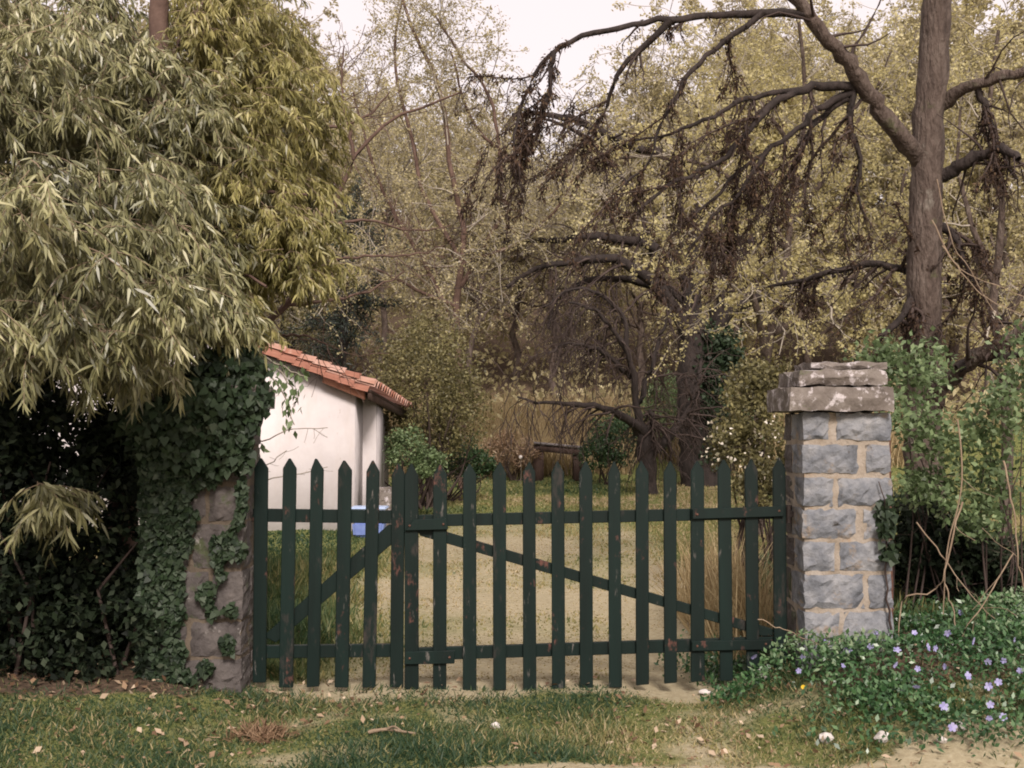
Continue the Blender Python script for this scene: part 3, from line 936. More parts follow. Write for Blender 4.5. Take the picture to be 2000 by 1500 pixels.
Y1_ = 15.5
leafy_tree('spring_tree', 'yellow-green leafing tree between the old trunk and the dark forked tree', 'tree', base_at(1480, Y1_), 6,
           [limb([(1480, gnd(1480, Y1_)), (1478, 850), (1498, 700), (1528, 560), (1548, 430), (1560, 300), (1572, 180), (1560, 40)], Y1_, 24, 7),
            limb([(1497, 710), (1480, 610), (1440, 520), (1350, 470), (1290, 440)], Y1_, 18, 5, Y1=14.6),
            limb([(1510, 650), (1640, 560), (1740, 440), (1770, 330)], Y1_, 18, 5, Y1=16.2),
            limb([(1540, 490), (1480, 400), (1400, 330), (1290, 305), (1200, 310)], Y1_, 16, 4, Y1=15),
            limb([(1550, 430), (1640, 300), (1700, 200), (1740, 100)], Y1_, 14, 4, Y1=16),
            limb([(1560, 310), (1500, 220), (1440, 130)], Y1_, 12, 4, Y1=16)],
           M['bark'], M['yellow'], 13, 9, .75, 34, .040, .032, up=.05, leafjit=.028, group=None, l2=1.0, mat_t=M['twig'])
Y2_ = 14.0
leafy_tree('spring_tree', 'pale yellow leafing tree at the right edge behind the old trunk', 'tree', base_at(1960, Y2_), 6,
           [limb([(1960, gnd(1960, Y2_)), (1965, 800), (1940, 600), (1960, 420), (1930, 260), (1950, 60)], Y2_, 26, 7),
            limb([(1950, 650), (2020, 520), (2060, 380), (2080, 200)], Y2_, 16, 5, Y1=13.5),
            limb([(1945, 560), (1890, 420), (1870, 300), (1880, 180)], Y2_, 14, 4, Y1=14.4)],
           M['bark'], M['yellow'], 12, 8, .7, 34, .036, .028, up=.05, l2=.9, leafjit=.026, mat_t=M['twig'])

# --- forked tree with arching boughs in the middle
YC = 25.0
ctr = thing('forked_tree', 'dark forked tree on the lawn with long boughs arching over the garden', 'tree', base_at(1362, YC))
wood('trunk', [limb([(1366, gnd(1362, YC) + 8), (1360, 880), (1355, 780), (1352, 700), (1352, 630)], YC, 74, 50, K=24)], M['bark_d'], ctr, (14,), .06)
wood('trunk', [limb([(1372, gnd(1362, YC) + 8), (1382, 860), (1392, 760), (1404, 680), (1400, 600)], YC + .5, 50, 34, K=20)], M['bark_d'], ctr, (10,), .08)
LCn = [limb([(1350, 690), (1340, 645), (1308, 590), (1275, 552), (1230, 516), (1180, 505), (1115, 512), (1045, 525), (990, 560)], YC, 34, 7, Y1=23.5),
       limb([(1345, 660), (1345, 570), (1322, 515), (1270, 482), (1180, 462), (1080, 468), (980, 472), (900, 500)], YC, 26, 6, Y1=24),
       limb([(1285, 562), (1220, 545), (1150, 548), (1095, 580), (1070, 640)], YC, 18, 5, Y1=24),
       limb([(1352, 650), (1356, 560), (1350, 470), (1362, 380), (1350, 300)], YC, 30, 10, Y1=25.6),
       limb([(1385, 660), (1440, 600), (1520, 568), (1610, 545), (1700, 520)], YC, 24, 7, Y1=24),
       limb([(1400, 640), (1420, 540), (1470, 460), (1500, 400)], YC + .5, 20, 6),
       limb([(1345, 600), (1290, 540), (1260, 440), (1230, 370), (1130, 260), (1050, 230)], YC, 16, 6, Y1=24.5),
       limb([(1290, 300), (1210, 275), (1140, 240), (1060, 222), (1000, 225)], 24.6, 20, 8, Y1=24)]
for s in LCn: wood('limb', [s], M['bark_d'], ctr, (7,), .10)
main = cat(*LCn)
H1 = grow(*main, 24, 1.3, spread=.75, up=-.15, upstep=-.12, wig=.22, K=8, rr=.36, t0=.25)
H2 = grow(*H1, 5, .8, spread=.8, up=-.3, upstep=-.14, wig=.25, K=6, rr=.5, t0=.2)
wood('twigs', [(H1[0], minr(H1[1], .008)), (H2[0], minr(H2[1], .0055))], M['twig_d'], ctr, (4, 3))
c, T = along(H2[0], 3, .3, .05)
leaves('crown', c, M['tuft'], ctr, L=.06, W=.035)
ip, it = blob_pts([pxblob(1392, 800, YC - .3, 30, 110, .35), pxblob(1400, 690, YC, 40, 60, .5)], 4200, 30, .2, .3)
leaves('ivy', ip, M['ivy'], ctr, L=.08, W=.07, tint=it * .6 + rng.uniform(0, .4, len(ip)), tmpl=HEART)

# --- small dark weeping tree left of it
YS = 22.5
sm = thing('weeping_tree', 'small dark tree with a low side bough and drooping bare twigs', 'tree', base_at(1264, YS))
wood('trunk', [limb([(1266, gnd(1264, YS) + 6), (1262, 885), (1258, 855), (1244, 828)], YS, 42, 26, K=14)], M['bark_d'], sm, (10,), .08)
LS = [limb([(1262, 850), (1240, 826), (1200, 805), (1150, 790), (1080, 787), (1010, 775)], YS, 20, 4, Y1=21.6),
      limb([(1260, 845), (1276, 822), (1268, 800)], YS, 18, 8),
      limb([(1266, 890), (1300, 858), (1335, 820), (1360, 760), (1370, 700)], YS, 22, 7, Y1=23),
      limb([(1248, 832), (1240, 770), (1228, 700), (1195, 640), (1150, 600), (1110, 590)], YS, 18, 5, Y1=22),
      limb([(1245, 800), (1270, 720), (1290, 660), (1310, 600)], YS, 14, 4, Y1=23),
      limb([(1235, 740), (1180, 690), (1120, 670), (1070, 690)], YS, 12, 4, Y1=21.8),
      limb([(1225, 690), (1220, 630), (1180, 580), (1120, 565), (1060, 600)], YS, 12, 4, Y1=22.4)]
for s in LS: wood('limb', [s], M['bark_d'], sm, (6,), .1)
main = cat(*LS)
H1 = grow(*main, 26, .9, spread=.7, up=-.3, upstep=-.16, wig=.2, K=8, rr=.4, t0=.25)
H2 = grow(*H1, 5, .6, spread=.7, up=-.4, upstep=-.16, wig=.22, K=6, rr=.55, t0=.2)
wood('twigs', [(H1[0], minr(H1[1], .007)), (H2[0], minr(H2[1], .006))], M['twig_d'], sm, (4, 3))

# --- bare tree left of the middle, with pale twigs
YR = 24.0
leafy_tree('bare_tree', 'tall bare tree with a haze of pale brown twigs behind the big rounded shrub', 'tree', base_at(900, YR), 9,
           [limb([(905, gnd(900, YR)), (900, 760), (890, 600), (905, 470), (880, 330), (860, 180), (800, 40), (770, -80)], YR, 18, 5, K=24),
            limb([(892, 640), (820, 500), (760, 400), (720, 300), (690, 180)], YR, 11, 4, Y1=23),
            limb([(900, 560), (980, 420), (1010, 330), (930, 250), (880, 100)], YR, 11, 4, Y1=24.6),
            limb([(895, 500), (830, 380), (800, 250), (770, 120), (790, -20)], YR, 10, 4, Y1=25),
            limb([(895, 520), (1000, 480), (1080, 420), (1120, 350)], YR, 10, 4, Y1=23.4),
            limb([(985, 400), (960, 200), (900, 110), (850, 30)], YR, 9, 4),
            limb([(895, 600), (800, 560), (720, 520), (660, 540)], YR, 9, 3, Y1=22.6)],
           M['bark_r'], M['spring'], 18, 9, .8, 26, .05, .035, mat_t=M['twig'], up=.12, tw=.0048, l2=1.3, leafjit=.05)

# --- slender reddish sapling behind the left pillar
YL = 9.2
sap = thing('slender_tree', 'slender reddish bare sapling leaning out beside the narrow-leaved tree', 'tree', base_at(400, YL))
SL = [limb([(400, gnd(400, YL)), (410, 1000), (430, 800), (520, 640), (600, 540), (648, 420), (690, 315), (720, 272), (770, 232), (840, 205), (900, 180)], YL, 22, 4, K=30),
      limb([(690, 312), (685, 265), (670, 200), (668, 140), (672, 90)], YL, 9, 3),
      limb([(600, 262), (640, 250), (690, 240), (730, 215), (760, 180)], YL, 8, 3),
      limb([(560, 596), (620, 590), (680, 580), (740, 560), (790, 530)], YL, 8, 3, Y1=9.6),
      limb([(520, 660), (560, 655), (600, 658), (640, 672)], YL, 7, 3),
      limb([(640, 440), (720, 430), (800, 450), (880, 440)], YL, 7, 2.5, Y1=9.6),
      limb([(610, 520), (700, 500), (790, 500), (870, 480)], YL, 7, 2.5, Y1=9)]
wood('trunk', [SL[0]], M['bark_r'], sap, (8,), .08)
for s in SL[1:]: wood('limb', [s], M['bark_r'], sap, (5,), .08)
main = cat(*SL)
H1 = grow(*main, 10, .5, spread=.9, up=.1, wig=.2, K=6, rr=.35, t0=.45)
H2 = grow(*H1, 3, .25, spread=.9, wig=.25, K=5, rr=.6)
wood('twigs', [(H1[0], minr(H1[1], .0028)), (H2[0], minr(H2[1], .002))], M['bark_r'], sap, (4, 3))

# --- large narrow-leaved tree on the left, sprays of drooping leaves
YN = 7.4
nar = thing('narrow_leaved_tree', 'large tree with drooping sprays of narrow grey-green leaves over the ivy-covered pillar', 'tree', base_at(235, YN))
wood('trunk', [limb([(235, gnd(235, YN)), (240, 1000), (255, 800), (275, 600), (290, 400), (300, 250), (312, 120), (310, 0), (300, -150)], YN, 60, 34, K=30)], M['bark_r'], nar, (12,), .05)
LN = [limb([(300, 230), (340, 110), (390, 20), (450, -60)], YN, 26, 12, Y1=7.8),
      limb([(290, 420), (380, 300), (470, 220), (560, 170)], YN, 18, 5, Y1=7.6),
      limb([(285, 520), (380, 430), (490, 380), (600, 380)], YN, 18, 5, Y1=7.2),
      limb([(280, 500), (180, 400), (90, 350), (0, 340)], YN, 20, 6, Y1=6.4),
      limb([(285, 350), (200, 220), (110, 130), (20, 90)], YN, 18, 6, Y1=6.8),
      limb([(275, 600), (180, 560), (90, 560), (0, 600)], YN, 16, 5, Y1=6.2),
      limb([(278, 580), (360, 530), (440, 520), (520, 560)], YN, 14, 5, Y1=6.6),
      limb([(305, 130), (220, 30), (120, -40)], YN, 18, 8, Y1=7.0)]
for s in LN: wood('limb', [s], M['bark_r'], nar, (7,), .08)


def sprays(blobs, n, length, nl, L, W, mat, nm, tlo=0., down=-.55, out=None):
    p, ct = blob_pts(blobs, n, 9, .085, .35)
    n = len(p)
    d = unit(rng.normal(size=(n, 3)) * [.8, .8, .3] + [.35, -.25, -.15])
    K = 6
    P = np.zeros((n, K, 3)); P[:, 0] = p
    Ls = length * rng.uniform(.6, 1.3, n)
    for s in range(1, K):
        d = unit(d + [0, 0, down * .35] + rng.normal(size=d.shape) * .10)
        P[:, s] = P[:, s - 1] + d * (Ls / (K - 1))[:, None]
    R = np.tile(np.linspace(.003, .0012, K), (n, 1))
    c, T = along(P, nl, .1, .006)
    D = unit(T * .6 + rng.normal(size=T.shape) * .45 + [0, 0, -.75])
    N = rng.normal(size=T.shape) * .6 + [0, -.7, .6]
    ctt = np.repeat(ct, nl)
    leaves(nm, c, mat, nar, L=L, W=W, D=D, N=N, tmpl=LANCE, jit=.5, tint=tlo + (1 - tlo) * (.45 * ctt + .55 * rng.uniform(0, 1, len(c)) ** 1.2))
    return P, R


S1 = sprays([pxblob(140, 420, 5.4, 190, 160, .5), pxblob(60, 640, 5.3, 110, 90, .4), pxblob(270, 600, 5.6, 110, 90, .35), pxblob(230, 480, 6.5, 210, 170, .6), pxblob(60, 330, 6.3, 140, 220, .6), pxblob(120, 120, 6.8, 180, 170, .7), pxblob(230, 640, 6.3, 130, 120, .4),  # nearest clumps added toward the viewer to shade the hedge below
             pxblob(330, 300, 6.9, 130, 150, .5), pxblob(60, 560, 6.2, 110, 150, .5), pxblob(370, 560, 6.5, 110, 120, .4)], 2300, .30, 38, .070, .0105, M['lance'], 'crown')
S2 = sprays([pxblob(480, 400, 7.3, 150, 150, .6), pxblob(470, 230, 7.6, 170, 130, .7), pxblob(560, 480, 7.2, 95, 85, .4), pxblob(450, 90, 8.0, 140, 110, .8), pxblob(430, 600, 6.9, 70, 50, .3)],
            1900, .26, 34, .058, .0098, M['lance_y'], 'crown')
S3 = sprays([pxblob(240, 400, 7.9, 260, 260, .5), pxblob(420, 320, 8.3, 200, 250, .5), pxblob(100, 150, 8.0, 200, 200, .5)], 1400, .3, 22, .09, .016, M['lance'], 'crown')
S4 = sprays([pxblob(100, 960, 6.2, 40, 50, .15), pxblob(240, 690, 6.0, 80, 40, .2)], 60, .25, 26, .085, .0125, M['lance'], 'crown')
allS = cat(S1, S2, S3, S4)
wood('twigs', [allS], M['cane'], nar, (3,))

# --- hedge filling the lower left corner
hd = thing('dark_hedge', 'dark shaded evergreen hedge in the lower left corner', 'hedge', (-2.6, 6.6, .1))
hb = [pxblob(150, 1050, 6.8, 190, 200, .45), pxblob(40, 1200, 6.5, 140, 160, .4), pxblob(210, 1240, 6.6, 150, 120, .35), pxblob(120, 860, 7.0, 190, 110, .5), pxblob(290, 860, 7.3, 140, 100, .4),
      pxblob(-80, 1000, 6.6, 160, 350, .5), pxblob(-60, 700, 7.2, 200, 250, .5)]
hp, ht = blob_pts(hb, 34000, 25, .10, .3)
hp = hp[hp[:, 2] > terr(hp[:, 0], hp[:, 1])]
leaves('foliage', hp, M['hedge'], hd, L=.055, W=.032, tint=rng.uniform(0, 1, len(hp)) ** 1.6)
hs = np.array([[[x, y, float(terr(x, y)) - .02], [x + rng.normal() * .1, y, .6], [x + rng.normal() * .25, y + rng.normal() * .1, 1.3]] for x, y in zip(rng.uniform(-3.4, -2.0, 26), rng.uniform(6.4, 7.2, 26))])
wood('stems', [(hs, np.tile([.014, .011, .006], (26, 1)))], M['twig_d'], hd, (5,))

# --- ivy on the left pillar
iv = thing('ivy', 'dense dark ivy climbing over the brown stone pillar', 'ivy', ((XL2 + XR2) / 2, YP0, .1))
ib = [pxblob(430, 770, 6.6, 75, 80, .28), pxblob(400, 860, 6.45, 75, 70, .12), pxblob(465, 715, 6.8, 45, 40, .25), pxblob(340, 820, 6.6, 80, 90, .3), pxblob(440, 880, 6.45, 45, 45, .1), pxblob(480, 775, 6.42, 38, 42, .08), pxblob(460, 830, 6.42, 35, 50, .06)]
p1, t1_ = blob_pts(ib, 9500, 14, .16, .5)
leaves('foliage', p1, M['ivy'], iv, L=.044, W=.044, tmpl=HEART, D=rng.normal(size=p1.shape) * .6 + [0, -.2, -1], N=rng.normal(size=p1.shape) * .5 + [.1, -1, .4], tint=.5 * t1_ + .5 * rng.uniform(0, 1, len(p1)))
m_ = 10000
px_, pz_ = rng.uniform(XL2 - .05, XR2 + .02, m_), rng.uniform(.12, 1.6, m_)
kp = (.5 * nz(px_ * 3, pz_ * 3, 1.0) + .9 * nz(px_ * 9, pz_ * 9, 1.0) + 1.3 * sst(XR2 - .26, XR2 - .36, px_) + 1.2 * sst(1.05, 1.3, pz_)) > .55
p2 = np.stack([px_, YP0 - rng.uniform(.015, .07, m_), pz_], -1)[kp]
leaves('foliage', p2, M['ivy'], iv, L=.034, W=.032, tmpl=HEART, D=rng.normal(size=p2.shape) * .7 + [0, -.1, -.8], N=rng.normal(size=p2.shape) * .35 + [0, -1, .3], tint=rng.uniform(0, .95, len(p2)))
# hanging vine sprigs in front of the white wall
vn = thing('hanging_vine', 'light green vine sprigs hanging in front of the white wall', 'vine', at(510, 700, 7.0))
VL = [limb([(490, 680), (530, 735), (560, 780), (575, 830)], 7.0, 4, 2, K=10), limb([(505, 690), (560, 720), (600, 735)], 7.0, 4, 2, K=10), limb([(470, 850), (520, 860), (560, 840), (640, 835)], 7.0, 3, 1.5, K=10),
      limb([(470, 930), (530, 905), (560, 880)], 7.0, 3, 1.5, K=10), limb([(480, 860), (500, 900), (500, 960)], 7.0, 3, 1.5, K=10), limb([(480, 940), (560, 930), (640, 912)], 7.0, 3, 1.5, K=10),
      limb([(470, 800), (500, 850), (495, 890)], 7.0, 3, 1.5, K=10), limb([(540, 720), (580, 770), (570, 800)], 7.0, 3, 1.5, K=10)]
vm_ = cat(*VL)
h1 = grow(*vm_, 5, .10, spread=1, up=-.2, wig=.2, K=4, rr=.6, t0=.2)
wood('stem', [vm_, (h1[0], minr(h1[1], .0014))], M['twig'], vn, (4, 3))
c, T = along(np.concatenate([vm_[0][[0, 1, 4, 6, 7]]]), 26, .25, .025)
leaves('leaves', c, M['shrub'], vn, L=.055, W=.028, D=rng.normal(size=c.shape) * .5 + [0, 0, -1], tint=rng.uniform(.2, .9, len(c)))

# ------------------------------------------------------------------ shrubs


def shrub(name, label, cat_, blobs, n, mat, L, W, base, nst=12, clump=30, cr=.14, shell=.35, group=None, wmat='twig_d', spread=.5, tmpl=DIA, tpow=1., sr=.02):
    t = thing(name, label, cat_, base, group)
    p, ct = blob_pts(blobs, n, clump, cr, shell)
    k = p[:, 2] > terr(p[:, 0], p[:, 1])
    p, ct = p[k], ct[k]
    leaves('foliage', p, mat, t, L=L, W=W, tmpl=tmpl, tint=(.5 * ct + .5 * rng.uniform(0, 1, len(p))) ** tpow)
    tops = np.array([b[0] for b in blobs])[rng.integers(0, len(blobs), nst)] + rng.normal(size=(nst, 3)) * np.array([b[1] for b in blobs]).mean(0) * .5
    st = []
    b = np.array(base)
    for q in tops:
        s = b + np.array([rng.normal() * spread * .3, rng.normal() * .1, 0])
        st.append(resample([s, s * .5 + q * .5 + rng.normal(size=3) * .08, q], 9))
    st = np.array(st)
    R = np.tile(np.linspace(sr, sr * .25, 9), (nst, 1))
    tw = grow(st, R, 8, float(np.mean([b_[1] for b_ in blobs])) * .8, spread=.9, up=.1, wig=.2, K=5, rr=.4, t0=.3)
    wood('stems', [(st, R), (tw[0], minr(tw[1], sr * .12))], M[wmat], t, (5, 3))
    return t


shrub('rounded_shrub', 'big rounded olive-green shrub right of the white house', 'shrub',
      [pxblob(840, 760, 19.5, 105, 110, .9), pxblob(770, 740, 19.5, 60, 80, .6), pxblob(900, 800, 19, 60, 80, .6), pxblob(820, 860, 19, 80, 60, .6), pxblob(840, 670, 20, 70, 60, .7)], 15000, M['olive'], .055, .032,
      base_at(830, 19.3), 16, 24, .13, .4, sr=.03)
shrub('leafy_bush', 'low fresh green bush at the foot of the white house side wall', 'bush',
      [pxblob(790, 880, 17.6, 40, 45, .35), pxblob(835, 905, 17.4, 35, 30, .3)], 3500, M['shrub'], .05, .03, base_at(800, 17.5), 8)
shrub('leafy_bush', 'dark green bush beneath the rounded olive shrub', 'bush',
      [pxblob(880, 890, 21, 60, 45, .5), pxblob(930, 905, 21, 40, 25, .4)], 4000, M['shrub_d'], .06, .035, base_at(885, 21), 8)
shrub('leafy_bush', 'green bush between the garden table and the small weeping tree', 'bush',
      [pxblob(1200, 855, 25.5, 48, 55, .6), pxblob(1165, 885, 25, 40, 30, .4)], 4200, M['shrub_d'], .07, .04, base_at(1190, 25.3), 8)
shrub('leafy_bush', 'pale green bush right behind the forked tree trunk', 'bush',
      [pxblob(1310, 800, 29, 60, 70, .7), pxblob(1440, 850, 28, 50, 70, .6)], 5200, M['shrub'], .09, .05, base_at(1330, 28.5), 8)
shrub('dry_bush', 'brown dead bush left of the garden table', 'bush',
      [pxblob(995, 878, 26.8, 48, 34, .5), pxblob(1030, 892, 26.6, 25, 20, .3)], 2200, M['litter'], .12, .02, base_at(1005, 26.8), 14, spread=.3)
sb = shrub('blossom_shrub', 'green shrub with small white blossoms left of the blue-grey pillar', 'shrub',
           [pxblob(1460, 800, 9.6, 55, 70, .4), pxblob(1430, 870, 9.4, 50, 50, .3), pxblob(1500, 880, 9.2, 50, 60, .35), pxblob(1490, 740, 9.8, 60, 45, .4), pxblob(1480, 950, 9.0, 45, 50, .3)], 6800, M['olive'], .04, .026,
           base_at(1470, 9.3), 14, sr=.014)
bp_, _ = blob_pts([pxblob(1400, 870, 9.1, 40, 50, .2), pxblob(1500, 840, 9.0, 30, 40, .2), pxblob(1475, 900, 8.9, 50, 40, .2)], 75, 2, .12, .2)
leaves('blossom', bp_, M['petal_w'], sb, L=.022, W=.020, tmpl=HEART)
shrub('leafy_bush', 'pale green elder bush spilling over the top of the blue-grey pillar', 'bush',
      [pxblob(1760, 820, 7.2, 60, 55, .3), pxblob(1720, 700, 7.9, 60, 35, .3), pxblob(1790, 720, 7.6, 70, 60, .35), pxblob(1840, 850, 7.1, 60, 45, .3), pxblob(1810, 950, 7.2, 55, 50, .25)], 2600, M['shrub'], .046, .028,
      base_at(1790, 7.4), 7, 14, .20, .15, sr=.008)
shrub('leafy_bush', 'fresh green bush at the right edge above the violet flowers', 'bush',
      [pxblob(1960, 820, 7.0, 60, 70, .3), pxblob(1930, 920, 7.2, 70, 55, .3), pxblob(2010, 700, 7.3, 60, 80, .3), pxblob(1900, 1000, 7.1, 60, 40, .3)], 2300, M['shrub'], .046, .028,
      base_at(1940, 7.2), 7, 14, .20, .15, sr=.008)
shrub('undergrowth_bush', 'dark tangled bush behind the violet flowers', 'bush',
      [pxblob(1830, 1080, 7.7, 110, 80, .35), pxblob(1960, 1130, 7.6, 90, 80, .35), pxblob(1800, 1010, 8.2, 60, 40, .3)], 7000, M['hedge'], .05, .032,
      base_at(1860, 7.7), 22, 24, .13, sr=.012)

# brambles with tan canes
br = thing('bramble', 'tan arching bramble canes beside the blue-grey pillar', 'bramble', (at(1850, 1200, 6.6)[0], 6.6, .3))
BL = [limb([(1880, 980), (1862, 1040), (1848, 1110), (1838, 1140), (1800, 1160), (1765, 1168), (1756, 1230), (1752, 1300)], 6.55, 4.2, 2.4, K=20), limb([(1845, 1140), (1860, 1180), (1870, 1250), (1872, 1300)], 6.5, 3.0, 1.8),
      limb([(1870, 820), (1880, 900), (1872, 980), (1850, 1090), (1842, 1200)], 6.7, 3.6, 2.4), limb([(1960, 900), (1980, 1000), (1990, 1100), (2010, 1180)], 6.4, 4.2, 2.4),
      limb([(1980, 1080), (1920, 1180), (1880, 1240), (1850, 1330)], 6.3, 3.0, 1.8), limb([(1790, 1020), (1850, 1100), (1920, 1190), (1990, 1240)], 6.6, 3.0, 1.5), limb([(1480, 1210), (1540, 1232), (1600, 1262), (1640, 1290)], 6.4, 2.1, 1.2),
      limb([(1840, 480), (1900, 560), (1960, 600), (2010, 620)], 8.4, 3.0, 1.5), limb([(1820, 430), (1870, 520), (1950, 560), (2020, 590)], 8.6, 3.0, 1.2), limb([(1830, 350), (1850, 450), (1900, 540), (1990, 680)], 8.6, 2.4, 1.2)]
bmn = cat(*BL)
h1 = grow(*bmn, 3, .22, spread=.9, up=0, wig=.2, K=6, rr=.5, t0=.1)
for i in range(len(BL)):
    wood('cane', [(bmn[0][i:i + 1], bmn[1][i:i + 1])], M['cane'], br, (5,))
tag(wood('side_twigs', [(h1[0], minr(h1[1], .0018))], M['cane'], br, (3,)), kind='stuff')

# ivy strand on the right pillar edge
iv2 = thing('ivy', 'dark ivy strand on the right edge of the blue-grey pillar', 'ivy', (wx(1735), YP0 - .02, .4))
q1, _ = blob_pts([pxblob(1730, 1015, 6.46, 10, 45, .03), pxblob(1735, 1060, 6.46, 7, 50, .03)], 200, 10, .3, .2)
leaves('foliage', q1, M['ivy'], iv2, L=.04, W=.036, tmpl=HEART, D=rng.normal(size=q1.shape) * .6 + [0, -.1, -1], N=rng.normal(size=q1.shape) * .4 + [0, -1, .4], tint=rng.uniform(0, .85, len(q1)))
st = limb([(1741, 1230), (1730, 1100), (1728, 1000), (1716, 940)], 6.47, 5, 2)
wood('stem', [st], M['twig_d'], iv2, (4,))

# conifer behind the house
con = thing('conifer', 'dark conifer standing behind the tiled roof of the white house', 'tree', base_at(670, 30))
trk = limb([(665, gnd(665, 30)), (668, 760), (672, 600), (690, 430)], 30, 26, 6, K=20)
wood('trunk', [trk], M['bark_d'], con, (7,))
cb = grow(*trk, 90, 1.7, spread=1.1, up=-.05, upstep=-.04, wig=.08, K=6, rr=.25, t0=.25)
wood('branches', [(cb[0], minr(cb[1], .008))], M['bark_d'], con, (4,))
c, T = along(cb[0], 90, .15, .07)
leaves('crown', c, M['conifer'], con, L=.16, W=.03, D=T * .6 + rng.normal(size=T.shape) * .6 + [0, 0, -.2])

# ------------------------------------------------------------------ wooded slope behind


def proto_tree(name, mat_l, mat_w, h, n2, n3, nl, L, W, droop, spread, low):
    """A tree of height h at the origin: trunk, twigs, crown meshes to be shared by copies."""
    K = 14
    z = np.linspace(0, h * .9, K)
    P = np.stack([np.cumsum(rng.normal(size=K) * .10), np.cumsum(rng.normal(size=K) * .10), z], -1)[None]
    R = np.linspace(h * .017, h * .003, K)[None]
    a = grow(P, R, n2, h * .34 * spread, spread=.9, up=.35, upstep=.05, wig=.18, K=7, rr=.5, t0=low)
    b = grow(*a, n3, h * .16, spread=.9, up=.12, upstep=-droop, wig=.25, K=6, rr=.5, t0=.25)
    c2 = grow(*b, 3, h * .07, spread=1., upstep=-droop, wig=.25, K=4, rr=.55, t0=.3)
    V, l, c = join([tubegeo(P, R, 7, .06), tubegeo(*a, 5)])
    mt = raw_mesh('trunk', V, l, c, mat_w, smooth=True)
    V, l, c = join([tubegeo(b[0], minr(b[1], .010), 3), tubegeo(c2[0], minr(c2[1], .008), 3)])
    mw = raw_mesh('twigs', V, l, c, M['twig'])
    p, T = along(c2[0], nl, .1, h * .006)
    ct = np.repeat(rng.uniform(0, 1, len(c2[0])), nl)
    n = len(p)
    V, l, c = leafgeo(p, rng.normal(size=(n, 3)), rng.normal(size=(n, 3)) + [0, -.2, .7], L * rng.uniform(.6, 1.4, n), W * rng.uniform(.6, 1.4, n), DIA)
    ml = raw_mesh('crown', V, l, c, mat_l, tint=.5 * ct + .5 * rng.uniform(0, 1, n))
    return (('trunk', mt), ('twigs', mw), ('crown', ml))


PT = [proto_tree('a', M['spring'], M['bark'], 8, 26, 9, 30, .085, .062, .04, 1., .3),
      proto_tree('b', M['yellow'], M['bark'], 7, 26, 9, 26, .085, .066, .02, 1.05, .25),
      proto_tree('c', M['brownleaf'], M['bark'], 8, 28, 9, 16, .08, .055, .02, .95, .25),
      proto_tree('d', M['olive'], M['bark_d'], 6, 26, 9, 18, .09, .06, .0, 1.1, .15)]
KIND = [('leafing_tree', 'pale green leafing tree on the wooded slope behind the garden', 'pale leafing trees on the slope'),
        ('blossoming_tree', 'yellowish leafing tree on the wooded slope behind the garden', 'yellow trees on the slope'),
        ('bare_tree', 'brown twiggy tree still bare on the wooded slope behind the garden', 'bare trees on the slope'),
        ('evergreen_tree', 'dull olive-green tree on the wooded slope behind the garden', 'olive trees on the slope')]


LOOK = ('pale green leafing tree', 'yellowish leafing tree', 'bare brown twiggy tree', 'dull olive-green tree')
MARKS = [(150, 'behind the narrow-leaved tree at the edge'), (250, 'behind the crown of the narrow-leaved tree'), (420, 'behind the trunk of the narrow-leaved tree'), (520, 'above the roof ridge'), (580, 'above the upper roof tiles'), (620, 'above the middle of the roof'), (680, 'above the roof and conifer'),
         (740, 'above the roof corner'), (790, 'above the left of the rounded shrub'), (830, 'above the middle of the rounded shrub'), (880, 'above the right of the rounded shrub'), (950, 'above the dry grass bank, left end'), (990, 'above the dead bush'), (1050, 'above the white flower'), (1100, 'above the garden table'), (1140, 'above the right end of the table'), (1210, 'above the bush by the table'),
         (1270, 'above the small weeping tree'), (1310, 'left of the forked trunk'), (1360, 'behind the forked trunk'), (1410, 'just right of the forked trunk'), (1460, 'above the blossom shrub'), (1520, 'left of the pillar cap'), (1560, 'above the left pillar cap edge'), (1605, 'above the pillar capstone'), (1650, 'above the middle of the capstone'),
         (1700, 'above the right of the capstone'), (1745, 'left of the old trunk'), (1790, 'just left of the old trunk'), (1840, 'behind the old trunk'), (1900, 'just right of the old trunk'), (2000, 'near the right edge'), (3000, 'at the right edge')]


def place(k, px, Y, s, rot):
    nm, lb, gp = KIND[k]
    row = 'lowest' if Y < 46 else 'middle' if Y < 70 else 'highest'
    lb = '%s, %s row of the slope, %s' % (LOOK[k], row, next(m for lim, m in MARKS if px < lim))
    x, y, z = base_at(px, Y)
    t = thing(nm, lb, 'tree', (x, y, z), gp)
    for pn, me in PT[k]:
        o = bpy.data.objects.new(pn, me)
        COL.objects.link(o); o.parent = t
    t.scale = (s, s, s * rng.uniform(.92, 1.1)); t.rotation_euler = (0, 0, rot)
    return t


